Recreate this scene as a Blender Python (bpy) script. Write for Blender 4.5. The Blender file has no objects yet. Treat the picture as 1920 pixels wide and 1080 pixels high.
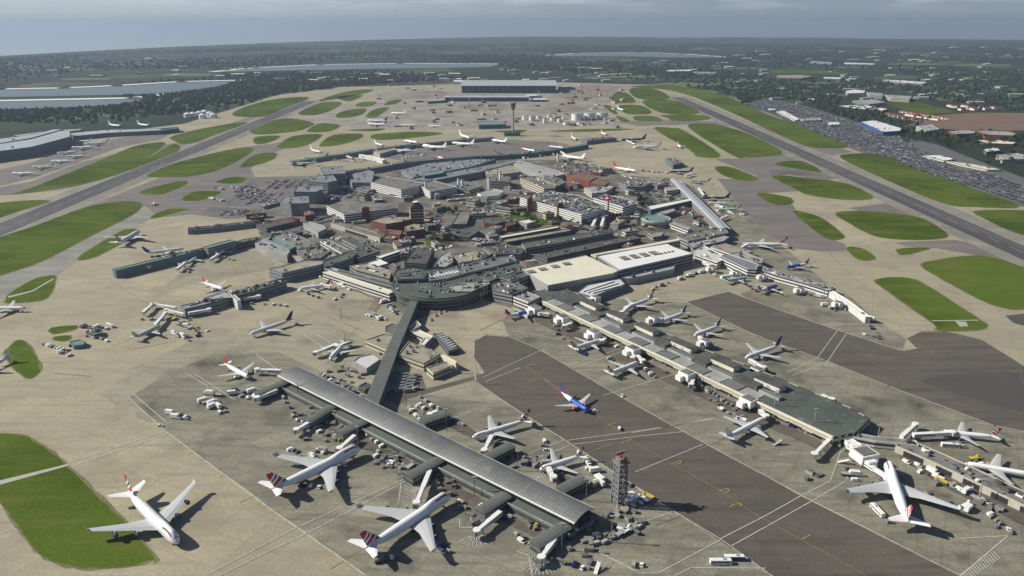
import bpy, bmesh, math, random
import numpy as np
from mathutils import Vector, Matrix, geometry
R = math.radians
random.seed(7)
SC = bpy.context.scene
COL = SC.collection
# ---------------------------------------------------------------- camera
CAM_H = 285.3; FPX = 1400.0; PITCH = math.atan((540 - 39) / FPX)
cd = bpy.data.cameras.new('camera'); cam = bpy.data.objects.new('camera', cd); COL.objects.link(cam)
cd.sensor_width = 36; cd.lens = FPX / 1920 * 36; cd.clip_start = 1; cd.clip_end = 120000
cam.location = (0, 0, CAM_H); cam.rotation_euler = (math.pi / 2 - PITCH, 0, 0); SC.camera = cam
# ---------------------------------------------------------------- sky, sun, exposure
SUN_EL = R(35); SUN_VEC = Vector((-math.cos(SUN_EL) * .994, math.cos(SUN_EL) * .11, math.sin(SUN_EL)))
w = bpy.data.worlds.new('World'); SC.world = w; w.use_nodes = True
nt = w.node_tree; N = nt.nodes; L = nt.links; N.clear()
out = N.new('ShaderNodeOutputWorld'); bg = N.new('ShaderNodeBackground'); bg.inputs[1].default_value = .054
sky = N.new('ShaderNodeTexSky'); sky.sky_type = 'NISHITA'; sky.sun_disc = False
sky.sun_elevation = SUN_EL; sky.sun_rotation = math.atan2(SUN_VEC.x, SUN_VEC.y); sky.altitude = 300
sky.air_density = 1.0; sky.dust_density = 1.2; sky.ozone_density = 1.5
tc = N.new('ShaderNodeTexCoord'); sx = N.new('ShaderNodeSeparateXYZ'); cx = N.new('ShaderNodeCombineXYZ')
mx = N.new('ShaderNodeMath'); mx.operation = 'MAXIMUM'; mx.inputs[1].default_value = .02
L.new(tc.outputs['Generated'], sx.inputs[0]); L.new(sx.outputs[0], cx.inputs[0]); L.new(sx.outputs[1], cx.inputs[1])
L.new(sx.outputs[2], mx.inputs[0]); L.new(mx.outputs[0], cx.inputs[2]); L.new(cx.outputs[0], sky.inputs[0])
mp = N.new('ShaderNodeMapping'); mp.inputs['Scale'].default_value = (6, 6, 45); L.new(tc.outputs['Generated'], mp.inputs[0])
nz = N.new('ShaderNodeTexNoise'); nz.inputs['Scale'].default_value = 1.6; nz.inputs['Detail'].default_value = 6
L.new(mp.outputs[0], nz.inputs[0])
rp = N.new('ShaderNodeValToRGB'); rp.color_ramp.elements[0].position = .45; rp.color_ramp.elements[0].color = (0, 0, 0, 1)
rp.color_ramp.elements[1].position = .66; rp.color_ramp.elements[1].color = (.5, .5, .5, 1); L.new(nz.outputs[0], rp.inputs[0])
tint = N.new('ShaderNodeMixRGB'); tint.blend_type = 'MULTIPLY'; tint.inputs[0].default_value = 1; tint.inputs[2].default_value = (.9, .93, 1, 1); L.new(sky.outputs[0], tint.inputs[1])
def wmr(src, a_, b_, c_=0.0, d_=1.0):
    k = N.new('ShaderNodeMapRange'); k.interpolation_type = 'SMOOTHSTEP'; k.inputs[1].default_value = a_; k.inputs[2].default_value = b_; k.inputs[3].default_value = c_; k.inputs[4].default_value = d_; L.new(src, k.inputs[0]); return k.outputs[0]
def wmix(f, A, B):
    k = N.new('ShaderNodeMixRGB'); L.new(f, k.inputs[0])
    for i, c_ in ((1, A), (2, B)):
        if isinstance(c_, tuple): k.inputs[i].default_value = c_ + (1,)
        else: L.new(c_, k.inputs[i])
    return k.outputs[0]
side = wmr(sx.outputs[0], -.62, .35)                                  # the mist is brighter toward the sun in the south
low = wmix(side, (6.6, 7.6, 8.1), (3.7, 4.6, 5.5)); mid = wmix(side, (7.4, 8.7, 9.5), (4.1, 5.0, 6.2))
mist = wmix(wmr(sx.outputs[2], -.004, .03), low, mid)
cl = N.new('ShaderNodeMath'); cl.operation = 'MULTIPLY'; L.new(rp.outputs[0], cl.inputs[0]); L.new(wmr(sx.outputs[2], .005, .03), cl.inputs[1])
mist = wmix(cl.outputs[0], mist, (10.2, 10.8, 11.3))
full = wmix(wmr(sx.outputs[2], .05, .22), mist, tint.outputs[0]); L.new(full, bg.inputs[0]); L.new(bg.outputs[0], out.inputs[0])
sd = bpy.data.lights.new('sun', 'SUN'); sd.energy = 5.0; sd.angle = R(.5); sd.color = (1, .945, .825)
sun = bpy.data.objects.new('sun', sd); COL.objects.link(sun); sun.rotation_euler = SUN_VEC.to_track_quat('Z', 'Y').to_euler(); sun.location = (0, 0, 900)
SC.view_settings.view_transform = 'Standard'; SC.view_settings.look = 'None'; SC.view_settings.exposure = .35; SC.view_settings.gamma = 1
SC.cycles.max_bounces = 5; SC.cycles.diffuse_bounces = 2; SC.cycles.glossy_bounces = 2; SC.cycles.volume_bounces = 0
# ---------------------------------------------------------------- surveying helpers: a point of the photograph and its height give its place on the ground plan
SP, CP = math.sin(PITCH), math.cos(PITCH)
def W(x, y, z=0.0):
    a = (x - 960) / FPX; b = (540 - y) / FPX
    dy = CP + b * SP; dz = -SP + b * CP
    t = (z - CAM_H) / dz
    return Vector((a * t, dy * t, z))
def px(p):
    zc = p.y * CP + (CAM_H - p.z) * SP; yc = (p.z - CAM_H) * CP + p.y * SP
    return 960 + FPX * p.x / zc, 540 - FPX * yc / zc
# ---------------------------------------------------------------- materials
MATS = {}
def mat(name, c, rough=.85, streak=None, c2=None, scale=.05, detail=6, lo=.35, hi=.65, band=None, stripe=None, metal=0, stretch=None, fine=.12, spots=None, joints=None):
    if name in MATS: return MATS[name]
    m = bpy.data.materials.new(name); m.use_nodes = True; t = m.node_tree; n = t.nodes; l = t.links
    b = n['Principled BSDF']; b.inputs['Roughness'].default_value = rough; b.inputs['Metallic'].default_value = metal
    b.inputs['Specular IOR Level'].default_value = .3
    c = tuple(c) + (1,)
    geo = n.new('ShaderNodeNewGeometry'); src = geo.outputs['Position']
    if stretch:
        q = n.new('ShaderNodeMapping'); q.inputs['Rotation'].default_value = (0, 0, stretch[0]); q.inputs['Scale'].default_value = (1, stretch[1], 1)
        l.new(src, q.inputs[0]); psrc = q.outputs[0]
    else: psrc = src
    cur = None
    def rgb(col):
        r_ = n.new('ShaderNodeRGB'); r_.outputs[0].default_value = tuple(col)[:3] + (1,); return r_.outputs[0]
    def noise(vec, sc, de, lo_, hi_):
        k = n.new('ShaderNodeTexNoise'); k.inputs['Scale'].default_value = sc; k.inputs['Detail'].default_value = de; k.inputs['Roughness'].default_value = .6
        l.new(vec, k.inputs[0]); mr = n.new('ShaderNodeMapRange'); mr.inputs[1].default_value = lo_; mr.inputs[2].default_value = hi_
        l.new(k.outputs[0], mr.inputs[0]); return mr.outputs[0]
    def mix(f, A, B, mode='MIX'):
        k = n.new('ShaderNodeMixRGB'); k.blend_type = mode
        if isinstance(f, float): k.inputs[0].default_value = f
        else: l.new(f, k.inputs[0])
        l.new(A, k.inputs[1]); l.new(B, k.inputs[2]); return k.outputs[0]
    cur = rgb(c)
    if c2 is not None: cur = mix(noise(psrc, scale, detail, lo, hi), cur, rgb(c2))
    if fine:
        f = noise(src, .45, 5, .3, .7)
        mr = n.new('ShaderNodeMapRange'); mr.inputs[3].default_value = 1 - fine; mr.inputs[4].default_value = 1 + fine; l.new(f, mr.inputs[0])
        cc = n.new('ShaderNodeCombineXYZ')
        for i in range(3): l.new(mr.outputs[0], cc.inputs[i])
        cur = mix(1.0, cur, cc.outputs[0], 'MULTIPLY')
    if spots:
        cur = mix(noise(src, spots[0], 3, spots[1], spots[2]), cur, rgb(spots[3]))
    if streak:
        q = n.new('ShaderNodeMapping'); q.inputs['Rotation'].default_value = (0, 0, streak[0]); q.inputs['Scale'].default_value = (1, streak[1], 1); l.new(src, q.inputs[0])
        cur = mix(noise(q.outputs[0], streak[2], 5, streak[3], streak[4]), cur, rgb(streak[5]))
    if joints:
        br = n.new('ShaderNodeTexBrick'); br.offset = 0; br.inputs['Scale'].default_value = 1
        br.inputs['Brick Width'].default_value = joints[0]; br.inputs['Row Height'].default_value = joints[0]; br.inputs['Mortar Size'].default_value = joints[1]
        br.inputs['Color1'].default_value = (1, 1, 1, 1); br.inputs['Color2'].default_value = (joints[3],) * 3 + (1,); br.inputs['Mortar'].default_value = (joints[2],) * 3 + (1,)
        q = n.new('ShaderNodeMapping'); q.inputs['Rotation'].default_value = (0, 0, joints[4] if len(joints) > 4 else 0); l.new(src, q.inputs[0]); l.new(q.outputs[0], br.inputs[0])
        cur = mix(1.0, cur, br.outputs[0], 'MULTIPLY')
    if band or stripe:
        s = n.new('ShaderNodeSeparateXYZ'); l.new(src, s.inputs[0])
        def saw(o, per, duty, off=0.0):
            a = n.new('ShaderNodeMath'); a.operation = 'MULTIPLY_ADD'; a.inputs[1].default_value = 1 / per; a.inputs[2].default_value = off; l.new(o, a.inputs[0])
            f = n.new('ShaderNodeMath'); f.operation = 'FRACT'; l.new(a.outputs[0], f.inputs[0])
            g = n.new('ShaderNodeMath'); g.operation = 'LESS_THAN'; g.inputs[1].default_value = duty; l.new(f.outputs[0], g.inputs[0]); return g.outputs[0]
        if band: fac = saw(s.outputs[2], band[0], band[1], .3); col = band[2]
        if stripe:
            ad = n.new('ShaderNodeMath'); ad.operation = 'MULTIPLY_ADD'; ad.inputs[1].default_value = .83; l.new(s.outputs[0], ad.inputs[0]); l.new(s.outputs[1], ad.inputs[2])
            f2 = saw(ad.outputs[0], stripe[0], stripe[1]); col = stripe[2]
            if band:
                a = n.new('ShaderNodeMath'); a.operation = 'MULTIPLY'; l.new(fac, a.inputs[0]); l.new(f2, a.inputs[1]); fac = a.outputs[0]
            else: fac = f2
        # nothing on up-facing faces
        s2 = n.new('ShaderNodeSeparateXYZ'); l.new(geo.outputs['Normal'], s2.inputs[0])
        up = n.new('ShaderNodeMath'); up.operation = 'LESS_THAN'; up.inputs[1].default_value = .5; l.new(s2.outputs[2], up.inputs[0])
        a = n.new('ShaderNodeMath'); a.operation = 'MULTIPLY'; l.new(fac, a.inputs[0]); l.new(up.outputs[0], a.inputs[1])
        cur = mix(a.outputs[0], cur, rgb(col))
    l.new(cur, b.inputs['Base Color'])
    if name in ('grass', 'verge') or name[:4] in ('leaf', 'wood'): b.inputs['Specular IOR Level'].default_value = 0
    MATS[name] = m; return m
DK = (.03, .035, .045)
RW_ROT = .0
mat('tan_concrete', (.40, .352, .24), c2=(.27, .248, .178), scale=.005, lo=.3, hi=.7, stretch=(.3, 1.6), fine=.16, spots=(.022, .5, .72, (.265, .23, .165)), streak=(-.25, 9, .016, .5, .68, (.27, .245, .19)), joints=(24, .4, .84, .92, .42))
mat('mid_concrete', (.345, .315, .225), c2=(.235, .215, .16), scale=.008, lo=.3, hi=.7, fine=.15, spots=(.03, .52, .76, (.15, .14, .11)), streak=(.62, 7, .02, .5, .7, (.22, .205, .165)), joints=(16, .35, .86, .92, .5))
mat('olive_concrete', (.29, .275, .205), c2=(.165, .157, .12), scale=.010, lo=.3, hi=.68, stretch=(.5, 2.5), fine=.2, spots=(.024, .54, .72, (.08, .075, .062)), streak=(.62, 7, .022, .5, .66, (.15, .143, .118)), joints=(13, .35, .78, .84, .55))
TAXI = -.86
mat('asphalt', (.118, .104, .084), c2=(.093, .083, .068), scale=.01, streak=(TAXI, 12, .012, .48, .68, (.078, .07, .06)), fine=.14, spots=(.02, .6, .75, (.14, .128, .108)), joints=(8, .18, .86, .93, TAXI))
mat('service_road', (.135, .11, .088), c2=(.09, .078, .068), scale=.03, fine=.2, spots=(.05, .55, .7, (.06, .055, .05)))
mat('site_ground', (.31, .285, .24), c2=(.20, .185, .16), scale=.012, fine=.2, lo=.4, hi=.62, spots=(.03, .55, .68, (.32, .27, .22)))
mat('asphalt_old', (.175, .155, .145), c2=(.13, .118, .115), streak=(.1, 6, .015, .5, .7, (.21, .19, .165)), scale=.008, fine=.1, stretch=(.2, 3))
mat('asphalt_patch', (.078, .074, .07), c2=(.07, .066, .062), scale=.02, fine=.1)
mat('town_ground', (.19, .17, .14), c2=(.09, .083, .072), scale=.03, fine=.2, lo=.4, hi=.6)
mat('runway_asphalt', (.12, .115, .115), c2=(.085, .083, .086), scale=.01, fine=.12, streak=(0, .06, .03, .42, .6, (.065, .063, .066)))
mat('shoulder', (.25, .23, .19), c2=(.18, .165, .14), scale=.012, fine=.18, spots=(.03, .52, .7, (.30, .275, .225)))
mat('taxi_concrete', (.29, .285, .245), c2=(.2, .2, .175), scale=.012, fine=.15, stretch=(.6, 4), streak=(.6, 8, .02, .5, .7, (.17, .165, .145)), joints=(20, .35, .85, .92, .9))
mat('grass', (.080, .122, .016), c2=(.046, .074, .008), scale=.0045, lo=.42, hi=.58, rough=1, fine=.2, spots=(.02, .52, .75, (.105, .125, .026)), streak=(.25, 6, .012, .48, .72, (.12, .128, .035)))  # broad darker patches are cloud shadow mixed into the grass colour
mat('verge', (.19, .175, .10), c2=(.14, .15, .06), scale=.05, rough=1, fine=.25)
mat('paint_white', (.5, .5, .46), fine=.25)
mat('paint_yellow', (.42, .34, .06), fine=.15)
mat('paint_pale', (.33, .32, .27), fine=.2)
mat('path_concrete', (.36, .36, .31), fine=.15)
mat('water', (.13, .165, .17), rough=.35, fine=0)
mat('shore', (.75, .73, .68), fine=.1)
mat('white', (.72, .72, .70), rough=.5, fine=.06); mat('white_gloss', (.76, .77, .77), rough=.3, fine=0)
mat('cream', (.66, .63, .50), c2=(.60, .57, .46), scale=.05, fine=.05)
mat('ltgrey', (.36, .37, .36), c2=(.25, .255, .25), scale=.06, fine=.16); mat('grey', (.215, .205, .185), c2=(.12, .117, .108), scale=.06, spots=(.12, .55, .7, (.07, .07, .068)))
mat('metalroof', (.17, .18, .18), c2=(.145, .15, .15), scale=.05, rough=.6, stripe=None, fine=.05)
mat('dkgrey', (.105, .10, .09), c2=(.055, .055, .053), scale=.06, fine=.2); mat('greenroof', (.10, .115, .098), c2=(.06, .07, .062), scale=.05, fine=.18, spots=(.1, .58, .7, (.16, .165, .15)))
mat('walkroof', (.115, .125, .115), c2=(.10, .11, .10), scale=.1)
mat('bluegrey', (.22, .24, .25), c2=(.15, .165, .18), scale=.05); mat('teal', (.16, .25, .24), c2=(.13, .20, .195), scale=.05)
mat('tealdk', (.045, .095, .10), c2=(.035, .07, .08), scale=.05); mat('brick', (.20, .058, .036), fine=.15); mat('brown', (.17, .105, .07), fine=.12)
mat('tanroof', (.34, .31, .24), c2=(.22, .2, .16), scale=.06, fine=.18, spots=(.12, .56, .7, (.15, .14, .12))); mat('glassdk', (.02, .035, .04), rough=.15, fine=0); mat('blue', (.04, .08, .24), rough=.5, fine=0)
mat('red', (.5, .03, .025), rough=.5, fine=0); mat('yellow', (.5, .38, .06), rough=.6, fine=0); mat('steel', (.22, .22, .23), rough=.5, fine=.1); mat('tyre', (.015, .015, .015), fine=0)
mat('ribroof', (.5, .5, .5), fine=.05)
mat('w_white', (.62, .61, .57), band=(3.6, .5, DK)); mat('w_grey', (.27, .275, .27), band=(4, .42, DK)); mat('w_cream', (.5, .46, .36), band=(4, .4, (.06, .06, .055)))
mat('w_brick', (.19, .06, .04), band=(3.6, .35, (.05, .04, .04))); mat('w_blue', (.23, .25, .265), band=(4, .45, (.10, .12, .14))); mat('w_teal', (.13, .2, .2), band=(5, .5, (.04, .07, .08)))
mat('w_post', (.42, .40, .34), stripe=(7, .6, (.03, .03, .03)), band=(9, .75, DK)); mat('w_plain', (.33, .33, .31), c2=(.26, .26, .25), scale=.2)
mat('w_dark', (.055, .06, .06), band=(4, .4, (.14, .15, .15)))
mat('w_cabin', (.6, .6, .57), stripe=(3, .3, (.2, .2, .2)), band=(3, .4, DK))
mat('w_redpanel', (.26, .06, .05), fine=.2, spots=(.2, .5, .6, (.3, .28, .25)))
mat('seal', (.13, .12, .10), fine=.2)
mat('cargo_wall', (.13, .175, .18), fine=.1); mat('lead_line', (.30, .26, .11), fine=.3)
mat('trunk', (.10, .07, .05)); 
for nm, cc, c2 in (('leaf_mid', (.036, .058, .02), (.058, .08, .028)), ('leaf_dark', (.022, .036, .016), (.034, .052, .02)), ('leaf_light', (.075, .105, .03), (.1, .12, .045))):
    mat(nm, cc, c2=c2, scale=.35, rough=1, fine=.25)
mat('wood_a', (.030, .043, .026), fine=.12); mat('wood_b', (.023, .034, .022), fine=.12); mat('wood_c', (.040, .053, .030), fine=.12)
mat('hedge_mass', (.032, .055, .028), c2=(.055, .075, .035), scale=.01, rough=1, fine=.3)
# countryside sheet: fields, woods and faint built-up ground
def country():
    m = bpy.data.materials.new('countryside'); m.use_nodes = True; t = m.node_tree; n = t.nodes; l = t.links
    b = n['Principled BSDF']; b.inputs['Roughness'].default_value = 1; b.inputs['Specular IOR Level'].default_value = .1
    g = n.new('ShaderNodeNewGeometry')
    q = n.new('ShaderNodeMapping'); q.inputs['Scale'].default_value = (1 / 420, 1 / 620, 1); q.inputs['Rotation'].default_value = (0, 0, .4); l.new(g.outputs['Position'], q.inputs[0])
    v = n.new('ShaderNodeTexVoronoi'); v.inputs['Scale'].default_value = 1; l.new(q.outputs[0], v.inputs[0])
    s = n.new('ShaderNodeSeparateXYZ'); l.new(v.outputs['Color'], s.inputs[0])
    rr = n.new('ShaderNodeValToRGB'); cr = rr.color_ramp; cr.interpolation = 'CONSTANT'
    cols = [(0, (.026, .038, .022)), (.32, (.040, .058, .028)), (.5, (.03, .042, .026)), (.66, (.075, .105, .038)), (.78, (.10, .10, .065)), (.86, (.04, .05, .032)), (.94, (.14, .12, .095))]
    cr.elements[0].position = 0; cr.elements[0].color = cols[0][1] + (1,); cr.elements[1].position = cols[1][0]; cr.elements[1].color = cols[1][1] + (1,)
    for p_, c_ in cols[2:]:
        e = cr.elements.new(p_); e.color = c_ + (1,)
    l.new(s.outputs[0], rr.inputs[0])
    k = n.new('ShaderNodeTexNoise'); k.inputs['Scale'].default_value = .0016; k.inputs['Detail'].default_value = 9; k.inputs['Roughness'].default_value = .65; l.new(g.outputs['Position'], k.inputs[0])
    mr = n.new('ShaderNodeMapRange'); mr.inputs[1].default_value = .42; mr.inputs[2].default_value = .56; l.new(k.outputs[0], mr.inputs[0])
    mi = n.new('ShaderNodeMixRGB'); mi.inputs[2].default_value = (.024, .035, .021, 1); l.new(mr.outputs[0], mi.inputs[0]); l.new(rr.outputs[0], mi.inputs[1])
    k2 = n.new('ShaderNodeTexNoise'); k2.inputs['Scale'].default_value = .02; k2.inputs['Detail'].default_value = 4; l.new(g.outputs['Position'], k2.inputs[0])
    m2 = n.new('ShaderNodeMapRange'); m2.inputs[3].default_value = .75; m2.inputs[4].default_value = 1.25; l.new(k2.outputs[0], m2.inputs[0])
    cc = n.new('ShaderNodeCombineXYZ')
    for i in range(3): l.new(m2.outputs[0], cc.inputs[i])
    mu = n.new('ShaderNodeMixRGB'); mu.blend_type = 'MULTIPLY'; mu.inputs[0].default_value = 1; l.new(mi.outputs[0], mu.inputs[1]); l.new(cc.outputs[0], mu.inputs[2])
    l.new(mu.outputs[0], b.inputs['Base Color']); MATS['country'] = m
country()
# ---------------------------------------------------------------- mesh helpers
def ccw(pts):
    a = sum(pts[i - 1][0] * pts[i][1] - pts[i][0] * pts[i - 1][1] for i in range(len(pts)))
    return list(pts) if a > 0 else list(reversed(pts))
class MB:
    def __init__(s): s.v = []; s.f = []; s.m = []; s.mats = []
    def mi(s, m):
        if m not in s.mats: s.mats.append(m)
        return s.mats.index(m)
    def add(s, vs, fs, m):
        o = len(s.v); s.v.extend(tuple(v) for v in vs); k = s.mi(m)
        for f in fs: s.f.append(tuple(i + o for i in f)); s.m.append(k)
    def box(s, c, d, m, rz=0.0, base=False):
        x, y, z = c; a, b_, h = d[0] / 2, d[1] / 2, d[2]
        z0 = z if base else z - h / 2; ca, sa = math.cos(rz), math.sin(rz); vs = []
        for zz in (z0, z0 + h):
            for (p, q) in ((-a, -b_), (a, -b_), (a, b_), (-a, b_)): vs.append((x + p * ca - q * sa, y + p * sa + q * ca, zz))
        s.add(vs, [(3, 2, 1, 0), (4, 5, 6, 7), (0, 1, 5, 4), (1, 2, 6, 5), (2, 3, 7, 6), (3, 0, 4, 7)], m)
    def prism(s, pts, z0, z1, m, top=True, bot=False):
        pts = ccw(pts); n = len(pts); vs = [(p[0], p[1], z0) for p in pts] + [(p[0], p[1], z1) for p in pts]
        fs = [(i, (i + 1) % n, n + (i + 1) % n, n + i) for i in range(n)]
        s.add(vs, fs, m)
        if top: s.flat(pts, z1, m)
        if bot: s.flat(pts, z0, m)
    def flat(s, pts, z, m):
        vs = [Vector((p[0], p[1], 0)) for p in pts]
        if len(vs) == 3: s.add([(v.x, v.y, z) for v in vs], [(0, 1, 2)], m); return
        tr = geometry.tessellate_polygon([vs]); fs = []
        for t in tr:
            a, b_, c = (vs[i] for i in t)
            cr = (b_ - a).cross(c - a).z
            if abs(cr) < 1e-6: continue
            fs.append(tuple(t) if cr > 0 else tuple(reversed(t)))
        s.add([(v.x, v.y, z) for v in vs], fs, m)
    def beam(s, a, b_, w_, h, m):
        a = Vector(a); b_ = Vector(b_); d = (b_ - a); ln = d.length
        if ln < 1e-6: return
        d.normalize(); up = Vector((0, 0, 1)) if abs(d.z) < .95 else Vector((1, 0, 0)); sd_ = d.cross(up).normalized(); u = sd_.cross(d).normalized(); vs = []
        for p in (a, b_):
            for (i, j) in ((-1, -1), (1, -1), (1, 1), (-1, 1)): vs.append(p + sd_ * (i * w_ / 2) + u * (j * h / 2))
        s.add(vs, [(3, 2, 1, 0), (4, 5, 6, 7), (0, 1, 5, 4), (1, 2, 6, 5), (2, 3, 7, 6), (3, 0, 4, 7)], m)
    def rings(s, rings, m, caps=True, closed=True):
        n = len(rings[0]); vs = [p for r in rings for p in r]; fs = []
        for k in range(len(rings) - 1):
            for i in range(n if closed else n - 1):
                j = (i + 1) % n; fs.append((k * n + i, k * n + j, (k + 1) * n + j, (k + 1) * n + i))
        s.add(vs, fs, m)
        if caps: s.add(rings[0], [tuple(range(n - 1, -1, -1))], m); s.add(rings[-1], [tuple(range(n))], m)
    def cyl(s, c, r0, r1, h, m, n=12, caps=True):
        rg = []
        for r_, z in ((r0, c[2]), (r1, c[2] + h)): rg.append([(c[0] + r_ * math.cos(2 * math.pi * i / n), c[1] + r_ * math.sin(2 * math.pi * i / n), z) for i in range(n)])
        s.rings(rg, m, caps)
    def mesh(s, name, smooth=False, fix=False):
        me = bpy.data.meshes.new(name); me.from_pydata(s.v, [], s.f)
        for m in s.mats: me.materials.append(MATS[m])
        me.polygons.foreach_set('material_index', s.m)
        if smooth: me.polygons.foreach_set('use_smooth', [True] * len(s.f))
        if fix:
            bm = bmesh.new(); bm.from_mesh(me); bmesh.ops.remove_doubles(bm, verts=bm.verts, dist=1e-4); bmesh.ops.recalc_face_normals(bm, faces=bm.faces); bm.to_mesh(me); bm.free()
        me.update(); return me
    def build(s, name, parent=None, smooth=False, fix=False, off=None):
        if not s.f: return None
        if off is not None: s.v = [(v[0] - off[0], v[1] - off[1], v[2] - off[2]) for v in s.v]
        o = bpy.data.objects.new(name, s.mesh(name, smooth, fix)); COL.objects.link(o)
        if parent is not None: o.parent = parent
        return o
def tag(o, label=None, cat=None, group=None, kind=None):
    if label: o['label'] = label
    if cat: o['category'] = cat
    if group: o['group'] = group
    if kind: o['kind'] = kind
    return o
def empty(name, loc=(0, 0, 0), rz=0.0):
    o = bpy.data.objects.new(name, None); COL.objects.link(o); o.location = loc; o.rotation_euler = (0, 0, rz); o.empty_display_size = 2; return o
def struct(o, kind='structure', label=None):
    o['kind'] = kind
    if label: o['label'] = label
    return o
AUTO = []      # (object, description): told apart at the end by what they stand next to
LM = []        # landmarks (phrase, place)
def landmark(ph, p): LM.append((ph, Vector((p[0], p[1], 0))))
def inpoly(p, poly):
    c = False; n = len(poly)
    for i in range(n):
        a = poly[i]; b_ = poly[(i + 1) % n]
        if (a[1] > p[1]) != (b_[1] > p[1]) and p[0] < (b_[0] - a[0]) * (p[1] - a[1]) / (b_[1] - a[1]) + a[0]: c = not c
    return c
def smooth_poly(pts, k=4):
    n = len(pts); o = []
    for i in range(n):
        p0, p1, p2, p3 = (Vector((pts[(i + j - 1) % n][0], pts[(i + j - 1) % n][1])) for j in range(4))
        for s in range(k):
            t = s / k; o.append(.5 * ((2 * p1) + (p2 - p0) * t + (2 * p0 - 5 * p1 + 4 * p2 - p3) * t * t + (3 * p1 - p0 - 3 * p2 + p3) * t ** 3))
    return o
def G(pts, z=0): return [W(x, y, z) for x, y in pts]
def parse(s): return [tuple(float(q) for q in t.split(',')) for t in s.split()]
# ================================================================ THE GROUND
def inset(pts, d):
    pts = ccw(pts); n = len(pts); o = []
    for i in range(n):
        p0, p1, p2 = (Vector((pts[(i + k - 1) % n][0], pts[(i + k - 1) % n][1])) for k in range(3))
        a = (p1 - p0).normalized(); b_ = (p2 - p1).normalized(); na = Vector((-a.y, a.x)); nb = Vector((-b_.y, b_.x))
        m = na + nb
        if m.length < .2: m = na
        m.normalize(); c = max(.4, m.dot(na)); o.append(p1 + m * d / c)
    return o
VPX, VPY = 948.0, 39.0
JR = random.Random(9)
def ragged(q, amp, step=9):
    o = []
    for i in range(len(q)):
        a, c = Vector((q[i][0], q[i][1])), Vector((q[(i + 1) % len(q)][0], q[(i + 1) % len(q)][1])); n = max(1, min(30, int((c - a).length / step)))
        for k in range(n): p = a.lerp(c, k / n); o.append(p + Vector((JR.uniform(-amp, amp), JR.uniform(-amp, amp))))
    return o
def sheet(name, polys, z, m, sm=0, kind='structure', rag=0):
    b = MB()
    for i, s in enumerate(polys):
        p = parse(s) if isinstance(s, str) else s
        q = smooth_poly(G(p), sm) if sm else G(p)
        if rag: q = ragged(q, rag)
        b.flat(q, i * .0035 if name != 'grass' else 0, m)
    o = b.build(name); o.location.z = z; struct(o, kind); return o
# one earth sheet out to where the far land stops showing; it dips a little with the curve of the earth
def ground():
    ring = []
    n = 160; vs = [(0, 3000, 0)]; fs = []; rr = [0, 1500, 3500, 6000, 9000, 12000, 14800]
    for k, r in enumerate(rr[1:]):
        for i in range(n):
            a = 2 * math.pi * i / n; ux = math.sin(a); uy = math.cos(a)
            lim = 1.0
            if ux < 0 and uy > 0: lim = 1 - .46 * max(0, min(1, (-ux - .02) / .53))     # the misty south horizon lies nearer
            q = r * lim; hill = 0
            if k >= 5: hill = (2 + 2 * math.sin(a * 23) + 2 * math.sin(a * 51 + 1)) * (k - 3) * (1.2 if lim > .99 else 0)
            vs.append((ux * q, uy * q, -max(0, q - 4000) ** 2 / 1.27e7 * .3 + (hill if uy > 0 else 0)))
    for i in range(n): fs.append((0, 1 + (i + 1) % n, 1 + i))
    for k in range(len(rr) - 2):
        for i in range(n):
            a = 1 + k * n; j = (i + 1) % n; fs.append((a + i, a + j, a + n + j, a + n + i))
    b = MB(); vs[0] = (0, 0, 0); b.add(vs, fs, 'country'); struct(b.build('ground'))
ground()
sheet('apron', ["-900,1300 -900,520 -260,400 -160,310 0,300 60,280 130,262 200,250 345,232 430,206 520,178 640,163 860,158 1000,153 1180,158 1275,160 1380,185 1440,212 1600,280 1800,350 2060,432 2700,640 2700,1300"], .06, 'tan_concrete')
sheet('stand_area', ["190,742 250,690 360,640 470,615 600,600 700,640 830,690 905,700 955,758 1040,900 1120,1290 820,1290 687,1080 312,810", "600,560 700,560 860,575 880,620 800,610 720,600 640,598", "380,480 500,470 520,500 420,525 300,545", "1200,560 1260,545 1330,530 1400,525 1500,560 1365,546 1285,566"], .095, 'mid_concrete', rag=2.5)
sheet('stand_area', ["240,747 312,700 400,665 520,660 690,735 800,740 955,760 1060,826 1240,945 1450,1080 1640,1290 820,1290 687,1080 312,810",
    "955,633 1010,655 1165,745 1355,850 1800,1080 2200,1290 2300,1290 2300,1030 1925,812 1740,740 1547,677 1285,567 1140,560 1000,560 940,600",
    "1440,580 1385,550 1500,520 1600,560 1640,600 1700,635 1692,659 1570,620", "1330,440 1370,360 1420,420 1560,540 1400,500"], .115, 'olive_concrete', rag=.6)
sheet('service_ground', ["480,420 560,350 600,325 700,318 900,300 1060,300 1180,330 1260,335 1300,350 1370,430 1350,470 1290,490 1160,540 1000,590 900,560 780,600 700,560 600,520 500,480"], .135, 'town_ground', rag=1)
sheet('service_road', ["600,790 712,833 800,880 905,936 1020,1000 1010,1012 895,954 790,900 705,852 640,826", "800,765 900,812 1000,860 1110,915 1100,925 990,872 890,824 790,778", "1680,838 1720,832 1930,955 1930,992 1760,908 1690,862", "1010,586 1300,718 1556,836 1550,850 1290,736 1000,602", "700,735 735,705 790,700 800,735 745,760"], .124, 'service_road', rag=1)
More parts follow.
